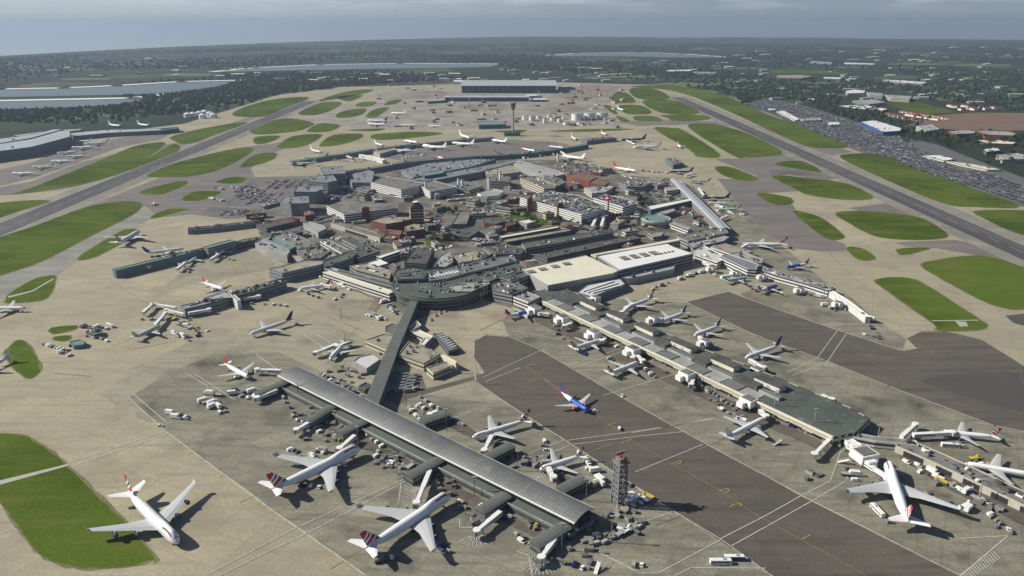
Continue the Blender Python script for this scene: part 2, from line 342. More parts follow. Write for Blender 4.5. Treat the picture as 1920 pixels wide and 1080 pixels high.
sheet('taxiway', ["890,637 910,629 955,632 1010,655 1070,690 1165,745 1282,810 1355,850 1440,895 1502,930 1800,1080 2200,1290 1700,1290 1450,1080 1350,1015 1222,930 1150,885 1035,810 955,760 890,716 908,698 888,668",
    "910,700 905,708 760,750 765,738", "1285,567 1365,547 1440,575 1570,620 1692,659 1720,654 1700,635 1727,622 1772,621 1840,637 1897,672 1925,690 2100,740 2100,880 1925,812 1865,800 1665,725 1547,677 1420,632"], .14, 'asphalt')
sheet('taxiway', ["1340,298 1440,297 1475,330 1497,358 1440,362 1487,385 1500,405 1552,446 1585,458 1585,470 1540,472 1480,465 1440,440 1400,400 1365,360 1345,335 1400,338 1420,330",
    "1590,390 1655,382 1690,380 1735,404 1690,402 1615,396", "1675,455 1790,450 1870,465 1960,500 1880,492 1850,482 1752,465 1740,466 1700,462", "1390,250 1475,262 1570,335 1540,340 1447,316 1400,308",
    "1150,228 1260,224 1390,230 1500,250 1440,262 1330,232 1200,236", "700,292 790,280 860,272 905,268 960,262 1040,266 1070,272 1050,278 960,290 900,296 760,302",
    "150,392 270,345 340,315 440,278 520,268 575,262 500,292 470,316 480,335 560,335 600,372 500,400 420,410 360,402 300,408 270,385 200,385",
    "-60,340 0,318 60,305 130,275 230,258 330,245 300,262 230,275 150,303 60,335 -60,362", "-60,372 100,358 200,340 330,290 410,262 470,232 560,205 520,202 430,232 330,268 250,280 150,305 60,340 -60,362", "480,332 600,330 640,345 600,385 520,395 470,390",
    "1540,268 1600,285 1560,292 1505,275"], .13, 'asphalt_old')
mat('asphalt_shade', (.10, .097, .098), c2=(.14, .13, .125), scale=.02, fine=.18, lo=.4, hi=.6)  # darker asphalt; cloud shade over the left-centre apron is put into the colour
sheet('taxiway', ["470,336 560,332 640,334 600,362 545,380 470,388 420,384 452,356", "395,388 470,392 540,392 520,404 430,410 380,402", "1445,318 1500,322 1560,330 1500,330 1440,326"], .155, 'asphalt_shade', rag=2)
sheet('taxiway', ["1725,715 1760,703 1925,697 1925,775 1800,742", "1885,592 1925,588 1925,612 1900,606"], .17, 'asphalt_patch')
sheet('taxiway', ["-60,520 37,505 100,481 175,441 245,406 267,386 300,358 345,352 375,357 342,376 320,392 282,410 245,431 225,436 170,468 146,488 104,520 62,526 20,551 -60,590"], .12, 'taxi_concrete')
# runways and their wide shoulders run west to one vanishing point
def vl(x, y, ye):
    t = (ye - VPY) / (y - VPY); return (VPX + (x - VPX) * t, ye)
def lane(xa, xb, y0, y1): return [vl(xa, y0, y0 + 0), vl(xa, y0, y1), vl(xb, y0, y1), vl(xb, y0, y0)]
for y0, ns, nr, ye in ((700, (-757, -547), (-707, -597), 188), (700, (2325, 2535), (2370, 2475), 181)):
    sheet('runway_shoulder', [lane(ns[0], ns[1], y0, ye)], .19, 'shoulder')
    sheet('runway', [lane(nr[0], nr[1], y0, ye + 2)], .25, 'runway_asphalt')
GRASS = """1182,166 1225,166 1257,185 1197,185|1152,175 1175,175 1191,192 1150,191|1205,189 1270,189 1312,212 1242,212|1131,198 1145,199 1157,212 1150,213
1162,198 1202,198 1221,212 1175,213|1190,218 1225,218 1242,227 1195,226|1155,218 1165,219 1181,227 1167,228|1242,216 1317,216 1330,224 1267,227 1255,222
1227,241 1260,240 1282,245 1350,290 1310,294 1292,280|1290,237 1330,232 1370,240 1420,258 1467,285 1440,293 1400,295 1372,290
1180,162 1247,159 1272,161 1320,170 1377,186 1440,215 1500,235 1590,272 1540,278 1500,270 1440,243 1360,206 1290,178 1240,167
1580,290 1647,289 1715,312 1815,350 1912,387 1827,388 1770,382 1690,350 1590,304|1825,397 1865,394 1925,395 1990,400 1990,460 1925,443 1885,430 1850,412
1452,307 1502,302 1542,322 1515,320|1447,329 1540,337 1590,345 1635,367 1620,375 1565,373 1515,365 1497,357|1567,400 1615,396 1690,402 1730,410 1775,437 1760,448 1690,449 1640,442 1595,420
1420,362 1475,369 1487,380 1465,385 1440,378|1487,396 1515,400 1545,412 1580,440 1577,448 1552,448 1512,420|1587,465 1615,466 1640,482 1632,488 1610,486|1685,467 1742,465 1715,474 1690,478
1727,497 1760,487 1815,480 1852,481 1902,495 1960,520 1990,580 1925,580 1890,579 1850,567 1800,542 1760,520|1642,527 1665,521 1705,522 1740,537 1830,595 1850,610 1830,620 1760,619 1750,607 1660,543
1342,314 1370,314 1422,335 1395,339 1357,329|437,212 470,197 520,185 580,183 530,205 500,218 450,219|560,212 600,193 640,192 625,205 590,216|632,182 680,178 655,190|600,190 620,180 660,170 700,168 680,176
630,219 640,210 670,204 687,205 677,215 650,221|667,199 677,192 705,191 695,199|687,219 702,205 730,202 717,212 705,220|720,197 732,189 755,187 740,195|577,247 587,237 605,231 635,234 635,239 615,247
470,240 505,227 545,222 587,231 575,240 550,247 480,252|480,257 525,255 505,267 480,270|522,272 552,255 602,252 590,265 562,276 527,278|600,272 612,260 632,252 677,251 675,260 640,271 605,275
650,244 720,241 700,246|702,252 780,247 830,251 755,260 705,262|480,290 517,287 510,300 470,312 450,312|325,255 385,240 450,230 462,232 412,250 355,270 325,263|275,298 310,268 262,272 225,285 160,312 60,352 20,365 100,355 190,337 330,287 325,270
275,330 325,307 425,282 472,277 465,290 412,318 362,330 320,332|262,362 275,355 325,342 350,340 347,347 312,362 287,365|405,342 437,332 462,335 445,344|342,375 362,360 410,359 405,367 375,376|282,410 295,400 320,392 355,392 337,397 300,407
-60,470 75,420 150,392 207,380 250,378 267,385 245,405 175,440 100,480 37,505 -60,528|-60,390 40,377 95,377 50,392 -60,424|146,487 170,467 225,435 245,430 258,432 240,450 212,465 175,483|12,562 20,550 62,525 95,517 104,520 98,545 85,560 60,566 15,568
9,663 17,652 35,638 55,650 75,690 62,707 50,708 25,688|-60,815 37,817 67,830 95,847 130,877 225,972 290,1045 282,1050 250,1060 175,1066 112,1057 70,1032 45,1000 25,972 -60,860|98,615 145,611 140,618 100,626|104,632 130,630 128,638 106,639
925,246 985,244 970,249|1030,246 1100,242 1190,242 1110,247"""
GP = [parse(s) for s in GRASS.replace('\n', '|').split('|')]
def grown(p, d):
    q = smooth_poly(G(p), 4); c = sum((Vector((v.x, v.y)) for v in q), Vector((0, 0))) / len(q); q = ccw(q); return [v for v in inset(q, -d)]
b = MB()
for i, p in enumerate(GP): b.flat(ragged(grown(p, 1.6), .8, 8), (i % 5) * .0035, 'verge')
o = b.build('verge'); o.location.z = .175; struct(o, 'stuff')
b = MB()
for p in GP: b.flat(ragged(smooth_poly(G(p), 4), .9, 6), 0, 'grass')
o = b.build('grass'); o.location.z = .21; struct(o, 'stuff')
sheet('path', ["-60,916 130,869.5 131,873 -60,926", "15,556 60,545 100,522 101,524 61,547 16,559", "1747,601 1835,600 1835,601.5 1747,602.5", "1790,602 1812,604 1815,612 1800,613"], .24, 'path_concrete')
# water with a pale concrete shore on the far side
sheet('water', ["-80,170 0,168 120,166 220,162 340,155 450,152 400,163 312,175 215,178 0,182 -80,184", "-80,192 0,190 250,186 266,187 215,197 120,201 0,205 -80,208",
   "400,135 440,131 480,128 600,122 750,120 935,121 915,126 700,129 500,133", "1022,105 1080,101 1200,99 1280,102 1362,108 1280,108 1180,106"], .5, 'water')
def stripline(b, pts, wm, m, z=0.0):
    q = [W(x, y) for x, y in pts]
    for i in range(len(q) - 1):
        d = (q[i + 1] - q[i]); d.normalize(); s = Vector((-d.y, d.x, 0)) * wm / 2; e = d * wm * .45
        a, c = q[i] - e, q[i + 1] + e; b.add([(v.x, v.y, z) for v in (a - s, c - s, c + s, a + s)], [(0, 1, 2, 3)], m)
def lines(name, rows, wm, m, z):
    b = MB()
    for r in rows.replace('\n', '|').split('|'): stripline(b, parse(r), wm, m)
    o = b.build(name); o.location.z = z; return struct(o)
lines('water_bank', "-80,169 0,167.5 120,165.5 220,161 340,153.5 450,151|0,189.5 250,184.5 305,178|400,135 440,131|440,130 480,127.5 600,121.5 750,119.5 935,120.5", 55, 'shore', 2.0)
lines('water_bank', "1022,104 1080,100.5 1200,98.5 1280,101.5 1362,107", 60, 'shore', 2.2)
lines('lane_marking', """240,745 312,810 500,950 687,1080 800,1160|249,738 312,792|352,702 390,725|366,702 440,750|312,797 322,790|480,1030 560,988 755,900|480,1046 575,1001 760,903|480,1030 385,1080|480,1046 412,1080
892,716 955,760 1060,826 1150,885 1240,945 1352,1012 1440,1075 1460,1090|955,632 1010,655 1070,690 1165,745 1282,810 1355,850 1440,895 1502,930 1800,1080|1065,826 1185,810 1255,800 1335,785|1070,834 1200,818 1280,810|1057,826 992,850|1067,836 1010,858
1192,885 1317,834|1260,960 1200,982 1162,1000|1352,1010 1440,965 1502,930 1557,902 1576,847|1370,1025 1440,986 1522,940 1587,902 1592,880|1352,1012 1235,1075 1200,1075 1170,1060 1125,1037 1118,1026|1327,1047 1410,1051|1265,1080 1295,1065 1435,1066
1570,620 1532,672 1477,699|1587,626 1551,679 1485,705|1285,567 1365,547|905,708 960,682 1020,655|910,716 975,690|1075,690 1166,660|1130,742 1265,702|1070,685 1160,655 1170,657|1185,812 1340,785
1800,1010 1890,1005|960,620 1070,640|750,930 745,968 752,905|862,975 862,990 885,990 882,965|570,628 620,660|590,625 640,655|480,665 530,700|130,868 320,806|133,876 326,810|0,1000 20,995|1795,1085 1890,1005|1350,610 1430,632
985,850 960,866|890,720 765,750|815,800 880,772|970,1035 992,1042 998,1080""", .5, 'paint_white', .30)
lines('lane_marking', "892,714 888,668 889,640 912,627 957,630|1285,566 1420,631 1547,676 1665,724 1865,799 1925,811|1365,546 1440,574 1570,619 1692,658 1721,653", 1.3, 'paint_pale', .29)
lines('taxi_marking', """985,688 1060,735 1155,805 1190,830 1350,920 1425,970 1625,1080|1190,1042 1225,1024|1200,1030 1300,985|1655,722 1672,717 1682,722|1900,700 1912,690 1918,720|1280,720 1240,740
1502,640 1600,670 1700,700""", .16, 'paint_yellow', .30)
lines('taxi_marking', """1165,831 1172,828 1180,826 1184,824|1258,871 1267,867 1277,864 1276,869 1269,870|1349,921 1358,918 1366,917 1367,922 1360,924|1369,950 1378,946 1390,945 1388,950|1504,1011 1513,1007 1519,1003|993,714 1002,713 1007,711|985,686 995,684|1139,799 1148,795 1155,793
332,835 341,836|336,832 345,833|352,850 361,851|356,847 365,847|411,894 420,895|414,891 423,892|502,961 511,962|506,958 515,959|479,945 488,946|482,942 491,943|610,1040 620,1042|614,1036 623,1037|640,1060 650,1062|645,1056 655,1058
194,886 203,888|198,884 207,886|205,901 216,905|208,897 219,900""", .5, 'paint_yellow', .31)
lines('dark_line', "275,433 350,424|546,565 590,583|612,593 690,625|330,640 250,655|200,520 260,560 330,600|455,500 520,540|900,620 940,600 960,612|820,700 905,702|100,700 170,706|1100,300 1112,311|700,860 760,900|560,770 600,800|1230,985 1300,960|1300,760 1360,790 1420,840|1180,730 1260,770|1700,700 1800,760|1480,400 1600,520 1700,600|1560,530 1640,600 1700,630|1000,300 1200,290|380,460 300,455|1200,700 1130,665|1660,1010 1750,1060|1850,1040 1800,1000|1700,990 1640,960", .5, 'seal', .28)  # thin dark lines across the apron
# runway edge and centre lines
def rwline(xs, y0, ye, wm, name):
    b = MB()
    for x in xs:
        a = vl(x, y0, y0); c = vl(x, y0, ye); stripline(b, [a, c], wm, 'paint_white')
    o = b.build(name); o.location.z = .32; struct(o)
rwline([-705, -599], 700, 192, .9, 'runway_edge_line'); rwline([2373, 2472], 700, 184, .9, 'runway_edge_line')
def dashes(x, y0, ye):
    b = MB(); a = W(*vl(x, y0, y0)); c = W(*vl(x, y0, ye)); n = int((c - a).length / 50); d = (c - a) / n
    dn = d.normalized(); s = Vector((-dn.y, dn.x, 0)) * .45
    for i in range(n):
        p = a + d * i; q = p + d * .6; b.add([tuple(v) for v in (p - s, q - s, q + s, p + s)], [(0, 1, 2, 3)], 'paint_pale')
    o = b.build('runway_centre_line'); o.location.z = .32; struct(o)
dashes(-652, 700, 195); dashes(2422, 700, 187)
# hatched clear zones round the stands
def fan(cx, cy, a0, a1, r, n):
    b = MB(); c = W(cx, cy)
    for i in range(n):
        t = R(a0 + (a1 - a0) * i / (n - 1)); d = Vector((math.cos(t), math.sin(t), 0)); s = Vector((-d.y, d.x, 0)) * .18
        p = c + d * r * .25; q = c + d * r; b.add([tuple(v) for v in (p - s, q - s, q + s, p + s)], [(0, 1, 2, 3)], 'paint_white')
    o = b.build('stand_marking'); o.location.z = .33; struct(o)
fan(790, 925, 110, 250, 15, 13); fan(1014, 1048, 200, 350, 13, 15); fan(893, 1000, 220, 330, 12, 9); fan(1015, 900, 60, 200, 10, 9)
b = MB()
for i in range(16):
    t = i / 15; stripline(b, [(1800 + 62 * t, 1078 - 44 * t), (1812 + 62 * t, 1092 - 44 * t)], .45, 'paint_white')
o = b.build('stand_marking'); o.location.z = .33; struct(o)
# ploughed and green fields, car park asphalt, builders' ground around the far terminal
sheet('field', ["1690,238 1760,216 1830,211 2000,213 2000,246 1800,244"], .3, 'brown'); MATS['brown']
sheet('field', ["1655,194 1720,191 1762,201 1795,211 1740,213 1700,206", "500,165 530,160 640,161 620,168 520,171", "1440,131 1480,129 1600,136 1580,140 1450,137", "1240,150 1310,147 1400,152 1330,155", "590,150 660,146 700,150 620,155", "300,200 330,204 305,207"], .28, 'grass')
mat('field_a', (.085, .12, .035), fine=.15); mat('field_b', (.12, .125, .06), fine=.15); mat('field_c', (.05, .08, .03), fine=.15)
FR = random.Random(77); FP_ = {'field_a': [], 'field_b': [], 'field_c': []}
for x, y, w_, h_ in [(1200, 143, 60, 3), (1290, 158, 70, 4), (1380, 150, 60, 3), (1420, 163, 60, 4), (1500, 170, 50, 4), (1530, 156, 60, 3), (1620, 163, 60, 4), (1700, 145, 60, 3), (1780, 136, 70, 3), (1850, 147, 60, 3), (1880, 168, 40, 5), (1760, 172, 60, 5), (1800, 185, 50, 4), (1480, 120, 60, 2), (1600, 126, 60, 2), (1380, 128, 60, 2), (1250, 120, 50, 2), (1720, 120, 60, 2), (1840, 122, 60, 2), (1180, 132, 40, 2), (1120, 145, 30, 3), (1330, 172, 30, 3), (300, 190, 40, 4), (220, 215, 40, 5), (380, 195, 40, 3), (420, 178, 40, 3), (700, 141, 60, 2), (800, 146, 40, 2), (560, 146, 50, 3), (640, 148, 60, 3), (100, 130, 80, 3), (250, 120, 60, 2), (350, 140, 50, 3), (160, 148, 50, 2), (450, 112, 60, 2), (600, 105, 60, 2), (120, 222, 40, 5), (1900, 200, 40, 4)]:
    FP_[FR.choice(['field_a', 'field_a', 'field_b', 'field_c'])].append([(x - w_, y - h_ * .2), (x - w_ * .3, y - h_), (x + w_ * .9, y - h_ * .6), (x + w_, y + h_ * .5), (x + w_ * .1, y + h_), (x - w_ * .8, y + h_ * .8)])
for k_, v_ in FP_.items(): sheet('field', v_, .15 + .02 * 'abc'.index(k_[-1]), k_)
mat('plough', (.19, .12, .085), c2=(.15, .10, .07), scale=.01, fine=.15); 
for o in COL.objects:
    if o.name.startswith('field') and o.data.materials[0].name == 'brown': o.data.materials[0] = MATS['plough']
mat('lot', (.125, .125, .13), c2=(.10, .10, .107), scale=.02)
sheet('car_park', ["1392,196 1440,186 1500,196 1560,214 1620,232 1700,258 1760,272 1830,300 1990,360 1990,415 1925,386 1800,345 1600,281 1500,236 1440,213"], .2, 'lot')
sheet('builders_ground', ["700,175 780,165 860,172 1045,172 1060,160 1170,160 1185,172 1135,196 1150,232 1050,240 860,243 700,236 690,222 740,200", "575,200 700,190 760,200 720,240 620,245 560,225"], .15, 'site_ground', rag=6)
mat('mud', (.27, .215, .16), c2=(.19, .16, .125), scale=.015, fine=.2, lo=.42, hi=.58)
sheet('builders_ground', ["745,176 820,170 870,178 860,182 800,184 760,186", "985,206 1060,196 1110,200 1080,210 1010,212", "1045,168 1120,158 1165,163 1140,182 1090,186 1050,184", "860,196 930,192 960,200 900,206 860,204"], .22, 'mud', rag=5)
# ================================================================ BUILDINGS
def area(pts): return abs(sum(pts[i - 1][0] * pts[i][1] - pts[i][0] * pts[i - 1][1] for i in range(len(pts)))) / 2
PRINTS = []
ROOFKIT = {}
def finish_building(root, pts, z, wall, roof, plant=None, off=None, par=.7, seed=0):
    """walls with a parapet, a roof slab set inside it, plant on the roof"""
    off = root.location; PRINTS.append([(p[0], p[1]) for p in pts])
    A = area(pts)
    b = MB(); ip = inset(pts, .45 if A > 120 else .2); pts = ccw(pts); n = len(pts)
    b.prism(pts, 0, z, wall, top=False)
    # parapet top and inner face
    vs = [(p[0], p[1], z) for p in pts] + [(p[0], p[1], z) for p in ip] + [(p[0], p[1], z - par) for p in ip]
    fs = []
    for i in range(n):
        j = (i + 1) % n; fs.append((i, j, n + j, n + i)); fs.append((n + i, n + j, 2 * n + j, 2 * n + i))
    b.add(vs, fs, wall); b.build('wall', root, off=off)
    r = MB(); r.flat(ip, z - par, roof); ro = r.build('roof', root, off=off)
    rnd = random.Random(int(A * 7) + seed)
    if plant is None: plant = min(14, int(A / 260))
    plant = int(plant * 1.8)
    xs = [p[0] for p in pts]; ys = [p[1] for p in pts]
    inner = inset(pts, 2.2) if A > 200 else ip
    e = max(((Vector((pts[(i + 1) % n][0] - pts[i][0], pts[(i + 1) % n][1] - pts[i][1]))) for i in range(n)), key=lambda v: v.length); ang = math.atan2(e.y, e.x)
    for _ in range(plant):
        for _t in range(20):
            p = (rnd.uniform(min(xs), max(xs)), rnd.uniform(min(ys), max(ys)))
            if inpoly(p, inner): break
        else: continue
        k = rnd.random(); m = rnd.choice(['ltgrey', 'white', 'grey', 'dkgrey', 'metalroof', 'steel']); q = MB(); zz = z - par - .02
        if k < .5:
            dx, dy, h = rnd.uniform(2, 6), rnd.uniform(1.6, 4), rnd.uniform(1, 2.8); q.box((p[0], p[1], zz), (dx, dy, h), m, ang, base=True)
            q.box((p[0], p[1], zz + h), (dx * .6, dy * .6, .4), 'dkgrey', ang, base=True)
        elif k < .75:
            ln = rnd.uniform(6, 16); s = Vector((math.cos(ang), math.sin(ang))) * ln / 2
            if not (inpoly((p[0] + s.x, p[1] + s.y), inner) and inpoly((p[0] - s.x, p[1] - s.y), inner)): s = s * .2; 
            q.beam((p[0] - s.x, p[1] - s.y, zz + .7), (p[0] + s.x, p[1] + s.y, zz + .7), 1, .9, m); q.beam((p[0] + s.x, p[1] + s.y, zz + 1.6), (p[0] + s.x, p[1] + s.y, zz - .0), .5, .5, 'steel')
        else:
            q.cyl((p[0], p[1], zz), rnd.uniform(.8, 1.6), rnd.uniform(.7, 1.3), rnd.uniform(.8, 2.2), m, 10)
        q.build('roof_plant', root, off=off)
    return ro
def bld(name, label, pix, z, wall='w_grey', roof='grey', cat='building', plant=None, group=None, par=.7, cz=None):
    pts = G(parse(pix) if isinstance(pix, str) else pix, z)
    c = Vector((sum(p.x for p in pts) / len(pts), sum(p.y for p in pts) / len(pts), 0))
    root = empty(name, c); tag(root, label, cat, group)
    finish_building(root, pts, z, wall, roof, plant, par=par)
    return root
def quad_along(a, b_, wm):
    d = (b_ - a); d.z = 0; d.normalize(); s = Vector((-d.y, d.x, 0)) * wm / 2; return [a - s, b_ - s, b_ + s, a + s]
def bar(name, label, pix, wm, z, wall, roof, cat='building', plant=None, group=None):
    """a long narrow building following a line"""
    p = G(parse(pix), z); left = []; right = []
    for i in range(len(p)):
        d = (p[min(i + 1, len(p) - 1)] - p[max(i - 1, 0)]).normalized(); s = Vector((-d.y, d.x, 0)) * wm / 2; left.append(p[i] + s); right.append(p[i] - s)
    pts = left + right[::-1]; c = sum(p, Vector()) / len(p); c.z = 0
    root = empty(name, c); tag(root, label, cat, group); finish_building(root, pts, z, wall, roof, plant); return root
def box_on(root, name, pix, z0, z1, m, roofm=None):
    pts = G(parse(pix), z1); b = MB(); b.prism(pts, z0, z1, m, top=roofm is None)
    if roofm: b.flat(ccw(pts), z1, roofm)
    return b.build(name, root, off=root.location)
def vault(root, name, A0, A1, B0, B1, rise, m, n=8, thick=.5, part=None):
    """arched roof: A is one eave, B the other"""
    b = MB(); rg = []
    for P0, P1 in ((A0, B0), (A1, B1)):
        up = [P0.lerp(P1, t / n) + Vector((0, 0, rise * 4 * (t / n) * (1 - t / n))) for t in range(n + 1)]
        rg.append(up + [v - Vector((0, 0, thick)) for v in reversed(up)])
    b.rings(rg, m); return b.build(name, root, smooth=False, off=root.location)

# ---- the vaulted glass pier
def glass_pier():
    A0, A1 = W(562, 689, 12), W(1115, 954, 12); B0, B1 = W(521, 704, 10), W(1078, 981, 10)
    root = empty('pier_building', (A0 + B1) / 2 * Vector((1, 1, 0)) if False else Vector(((A0.x + B1.x) / 2, (A0.y + B1.y) / 2, 0)))
    tag(root, 'long pier under one curved grey metal roof with a white eave', 'airport pier'); landmark('the curved roof pier', root.location)
    off = root.location
    u = (A1 - A0).normalized(); s = (B0 - A0); s.z = 0; s = (s - u * s.dot(u)).normalized()
    mat('pierroof', (.165, .172, .17), c2=(.12, .127, .127), scale=.03, rough=.55, fine=.12, spots=(.08, .55, .75, (.21, .215, .21)), joints=(3, .16, .72, .94, -math.atan2(u.y, u.x)))
    vault(root, 'roof', A0, A1, B0, B1, 2.6, 'pierroof', 10)
    for t in (.14, .285, .43, .575, .72, .86):          # expansion joints
        b = MB(); P, Q = A0.lerp(A1, t), B0.lerp(B1, t); pr = None
        for k in range(11):
            q = P.lerp(Q, k / 10) + Vector((0, 0, 2.6 * 4 * (k / 10) * (1 - k / 10) + .06))
            if pr: b.beam(pr, q, .35, .15, 'ltgrey')
            pr = q
        b.build('roof_joint', root, off=off)
    b = MB(); b.beam(B0 + s * .3, B1 + s * .3, .8, .9, 'white'); b.build('eave', root, off=off)
    b = MB(); b.beam(A0 - s * .3, A1 - s * .3, .4, .6, 'ltgrey'); b.build('eave', root, off=off)
    z = Vector((0, 0, 1)); wd = (B0 - A0).length
    def fl(p, zz): return Vector((p.x, p.y, zz))
    # glazed upper floor
    for P, Q, dd in ((A0 + s * 2.5, A1 + s * 2.5, 1), (B0 - s * 2.5, B1 - s * 2.5, -1)):
        b = MB(); b.beam(fl(P, 7.6) + u * 1.5, fl(Q, 7.6) - u * 1.5, .4, 6.2, 'glassdk'); n = 48
        for i in range(n + 1):
            p = P.lerp(Q, i / n) - s * dd * .3; b.beam(fl(p, 4.6), fl(p, 10.6), .22, .22, 'steel')
        b.build('glazing', root, off=off)
    for C, D in ((A0, B0), (A1, B1)):
        b = MB(); dd = u * (1.5 if C is A0 else -1.5); b.beam(fl(C.lerp(D, .12), 7.8) + dd, fl(C.lerp(D, .88), 7.8) + dd, .4, 6.4, 'glassdk'); b.build('glazing', root, off=off)
    # ground floor and its wide deck
    lo = [fl(A0 - s * 4, 0), fl(A1 - s * 4, 0), fl(B1 + s * 5, 0), fl(B0 + s * 5, 0)]
    b = MB(); b.prism(lo, 0, 4.4, 'w_dark', top=False); b.build('wall', root, off=off)
    b = MB(); b.flat(ccw(lo), 4.4, 'walkroof'); b.build('deck', root, off=off)
    for P, Q in ((lo[0], lo[1]), (lo[3], lo[2])):
        b = MB(); b.beam(fl(P, 4.9), fl(Q, 4.9), .5, .9, 'ltgrey'); b.build('parapet', root, off=off)
    return root
glass_pier()
def node(lab, pix, w0=8.5, z=6.2, gp='gate link blocks beside the curved roof pier', roof='walkroof'):
    a, c = (W(*p, z) for p in parse(pix)); root = empty('gate_link', (a + c) / 2 * Vector((1, 1, 0)) if False else Vector(((a.x + c.x) / 2, (a.y + c.y) / 2, 0)))
    tag(root, lab, 'gate link', gp); off = root.location
    pts = quad_along(a, c, w0); b = MB(); b.prism([(p.x, p.y) for p in pts], 0, z, 'w_dark', top=False); b.build('wall', root, off=off)
    b = MB(); d = (c - a).normalized(); s = Vector((-d.y, d.x, 0)); rg = []
    for P in (a - d * .4, c + d * .4): rg.append([P + s * q * (w0 / 2 + .3) + Vector((0, 0, h)) for q, h in ((-1, 0), (-.6, .7), (0, 1), (.6, .7), (1, 0))] + [P + s * (w0 / 2 + .3) + Vector((0, 0, -.4)), P - s * (w0 / 2 + .3) + Vector((0, 0, -.4))])
    b.rings(rg, roof); b.build('roof', root, off=off); return root
for i, q in enumerate(("534,716 482,738", "622,762 577,790", "682,790 636,812", "826,860 766,892", "950,927 900,958", "1062,984 1003,1020", "792,790 838,774", "912,857 958,834", "1052,917 1094,896")):
    node(['dark gate link at the cut-off head of the curved roof pier', 'dark gate link second along the stand side of the curved roof pier', 'dark gate link, third along the stand side of the curved roof pier',
          'dark gate link between the two parked jumbos beside the curved roof pier', 'dark gate link beyond the nose of the jumbo with a catering tanker', 'dark gate link at the radar mast end of the curved roof pier, stand side',
          'dark gate link on the taxiway side by the connector corridor', 'dark gate link beside the twin jet with a swept tail, taxiway side', 'dark gate link on the taxiway side by the small twin jet near the radar mast'][i], q)

# ---- passenger bridges
def jetbridge(pa, pb, lab=None, m='w_cabin', z=4.6, wd=2.6, cab=True):
    a = W(pa[0], pa[1], z); c = W(pb[0], pb[1], z); root = empty('passenger_bridge', (a.x, a.y, 0)); off = root.location; d = (c - a); ln = d.length; d.normalize()
    if lab: tag(root, lab, 'jet bridge', 'white passenger bridges')
    else: tag(root, None, 'jet bridge', 'white passenger bridges'); AUTO.append((root, 'white passenger bridge'))
    ctr = a.lerp(c, .5)
    b = MB(); b.beam(a, a + d * ln * .55, wd + .4, 2.9, 'white'); b.build('tunnel', root, off=off)
    b = MB(); b.beam(a + d * ln * .5, c - d * 1.5, wd - .2, 2.5, 'white'); b.build('tunnel_section', root, off=off)
    b = MB(); s = Vector((-d.y, d.x, 0))
    for q in (-1, 1): b.beam(a + s * q * (wd / 2 + .22) + d * .5, a + d * ln * .53 + s * q * (wd / 2 + .22), .06, .7, 'glassdk')
    b.build('window_strip', root, off=off)
    if cab:
        b = MB(); b.cyl((c.x, c.y, z - 1.6), 2.4, 2.4, 3.3, 'white', 10); b.box((c.x + d.x * 2, c.y + d.y * 2, z), (2.6, 3.2, 2.8), 'grey', math.atan2(d.y, d.x)); b.build('cab', root, off=off)
    for t in (.12, .8):
        p = a + d * ln * t; b = MB()
        for q in (-1, 1): b.beam((p.x + s.x * q, p.y + s.y * q, z - 1), (p.x + s.x * q * 1.3, p.y + s.y * q * 1.3, 0), .4, .4, 'steel')
        b.beam(p + Vector((0, 0, -1.5)) - s * 1.6, p + Vector((0, 0, -1.5)) + s * 1.6, .4, .4, 'steel')
        b.build('support', root, off=off)
    return root
JB = """665,818 637,842|806,884 781,944|938,961 894,997|1040,1012 1015,1047|519,732 482,747|587,789 556,807|922,818 908,846|1028,878 1038,896|527,696 482,694|820,772 806,778
660,640 632,650|632,646 592,662|1197,655 1186,672|1195,668 1205,677|1300,712 1296,722|1425,770 1436,781|1030,590 1012,588|1072,607 1058,612|1135,636 1128,640|1570,810 1527,853|1612,862 1664,895|1540,742 1560,750
1185,570 1166,586|1225,602 1238,600|1310,632 1330,645|1405,675 1432,690|1690,820 1716,797|1712,816 1786,812|353,588 392,581|455,561 485,556|345,590 312,582|290,611 310,588|268,587 286,571|330,578 290,571
332,505 346,494|395,487 408,478|245,505 280,500|1640,598 1618,590|1560,568 1578,572|1495,540 1508,546|1352,520 1372,516|1318,492 1330,498|1380,470 1395,462|620,538 604,534|1310,353 1320,366|1340,385 1355,388|1285,330 1297,326|1352,410 1362,406
690,292 722,300|648,292 660,296|790,270 800,276|935,262 928,266|1050,284 1060,289|1172,262 1190,270"""
for r in JB.replace('\n', '|').split('|'):
    a, c = parse(r); jetbridge(a, c)

# ---- the connector corridor, rotunda and the buildings round it
def corridor(name, lab, pix, z, wall, roof, leg=False, eave=None, cat='walkway'):
    pts = G(parse(pix), z); c = sum(pts, Vector()) / len(pts); c.z = 0; root = empty(name, c); tag(root, lab, cat)
    b = MB(); b.prism([(p.x, p.y) for p in pts], 0 if not leg else 3.2, z, wall, top=False); b.build('wall', root, off=c)
    b = MB(); b.prism([(p.x, p.y) for p in inset(pts, -.4)], z, z + .5, roof); b.build('roof', root, off=c)
    if leg:
        for i in range(7):
            p = (pts[0] + pts[-1]) / 2; q = (pts[len(pts) // 2 - 1] + pts[len(pts) // 2]) / 2; v = p.lerp(q, (i + .5) / 7); b = MB(); b.box((v.x, v.y, 0), (1, 1, 3.4), 'ltgrey', base=True); b.build('leg', root, off=c)
    return root
corridor('connector_corridor', 'narrow dark roofed corridor joining the round building to the curved roof pier', "772,557 785,560 748,650 709,758 686,748 728,650", 9, 'w_teal', 'walkroof')
landmark('the dark roofed connector corridor', W(735, 660))
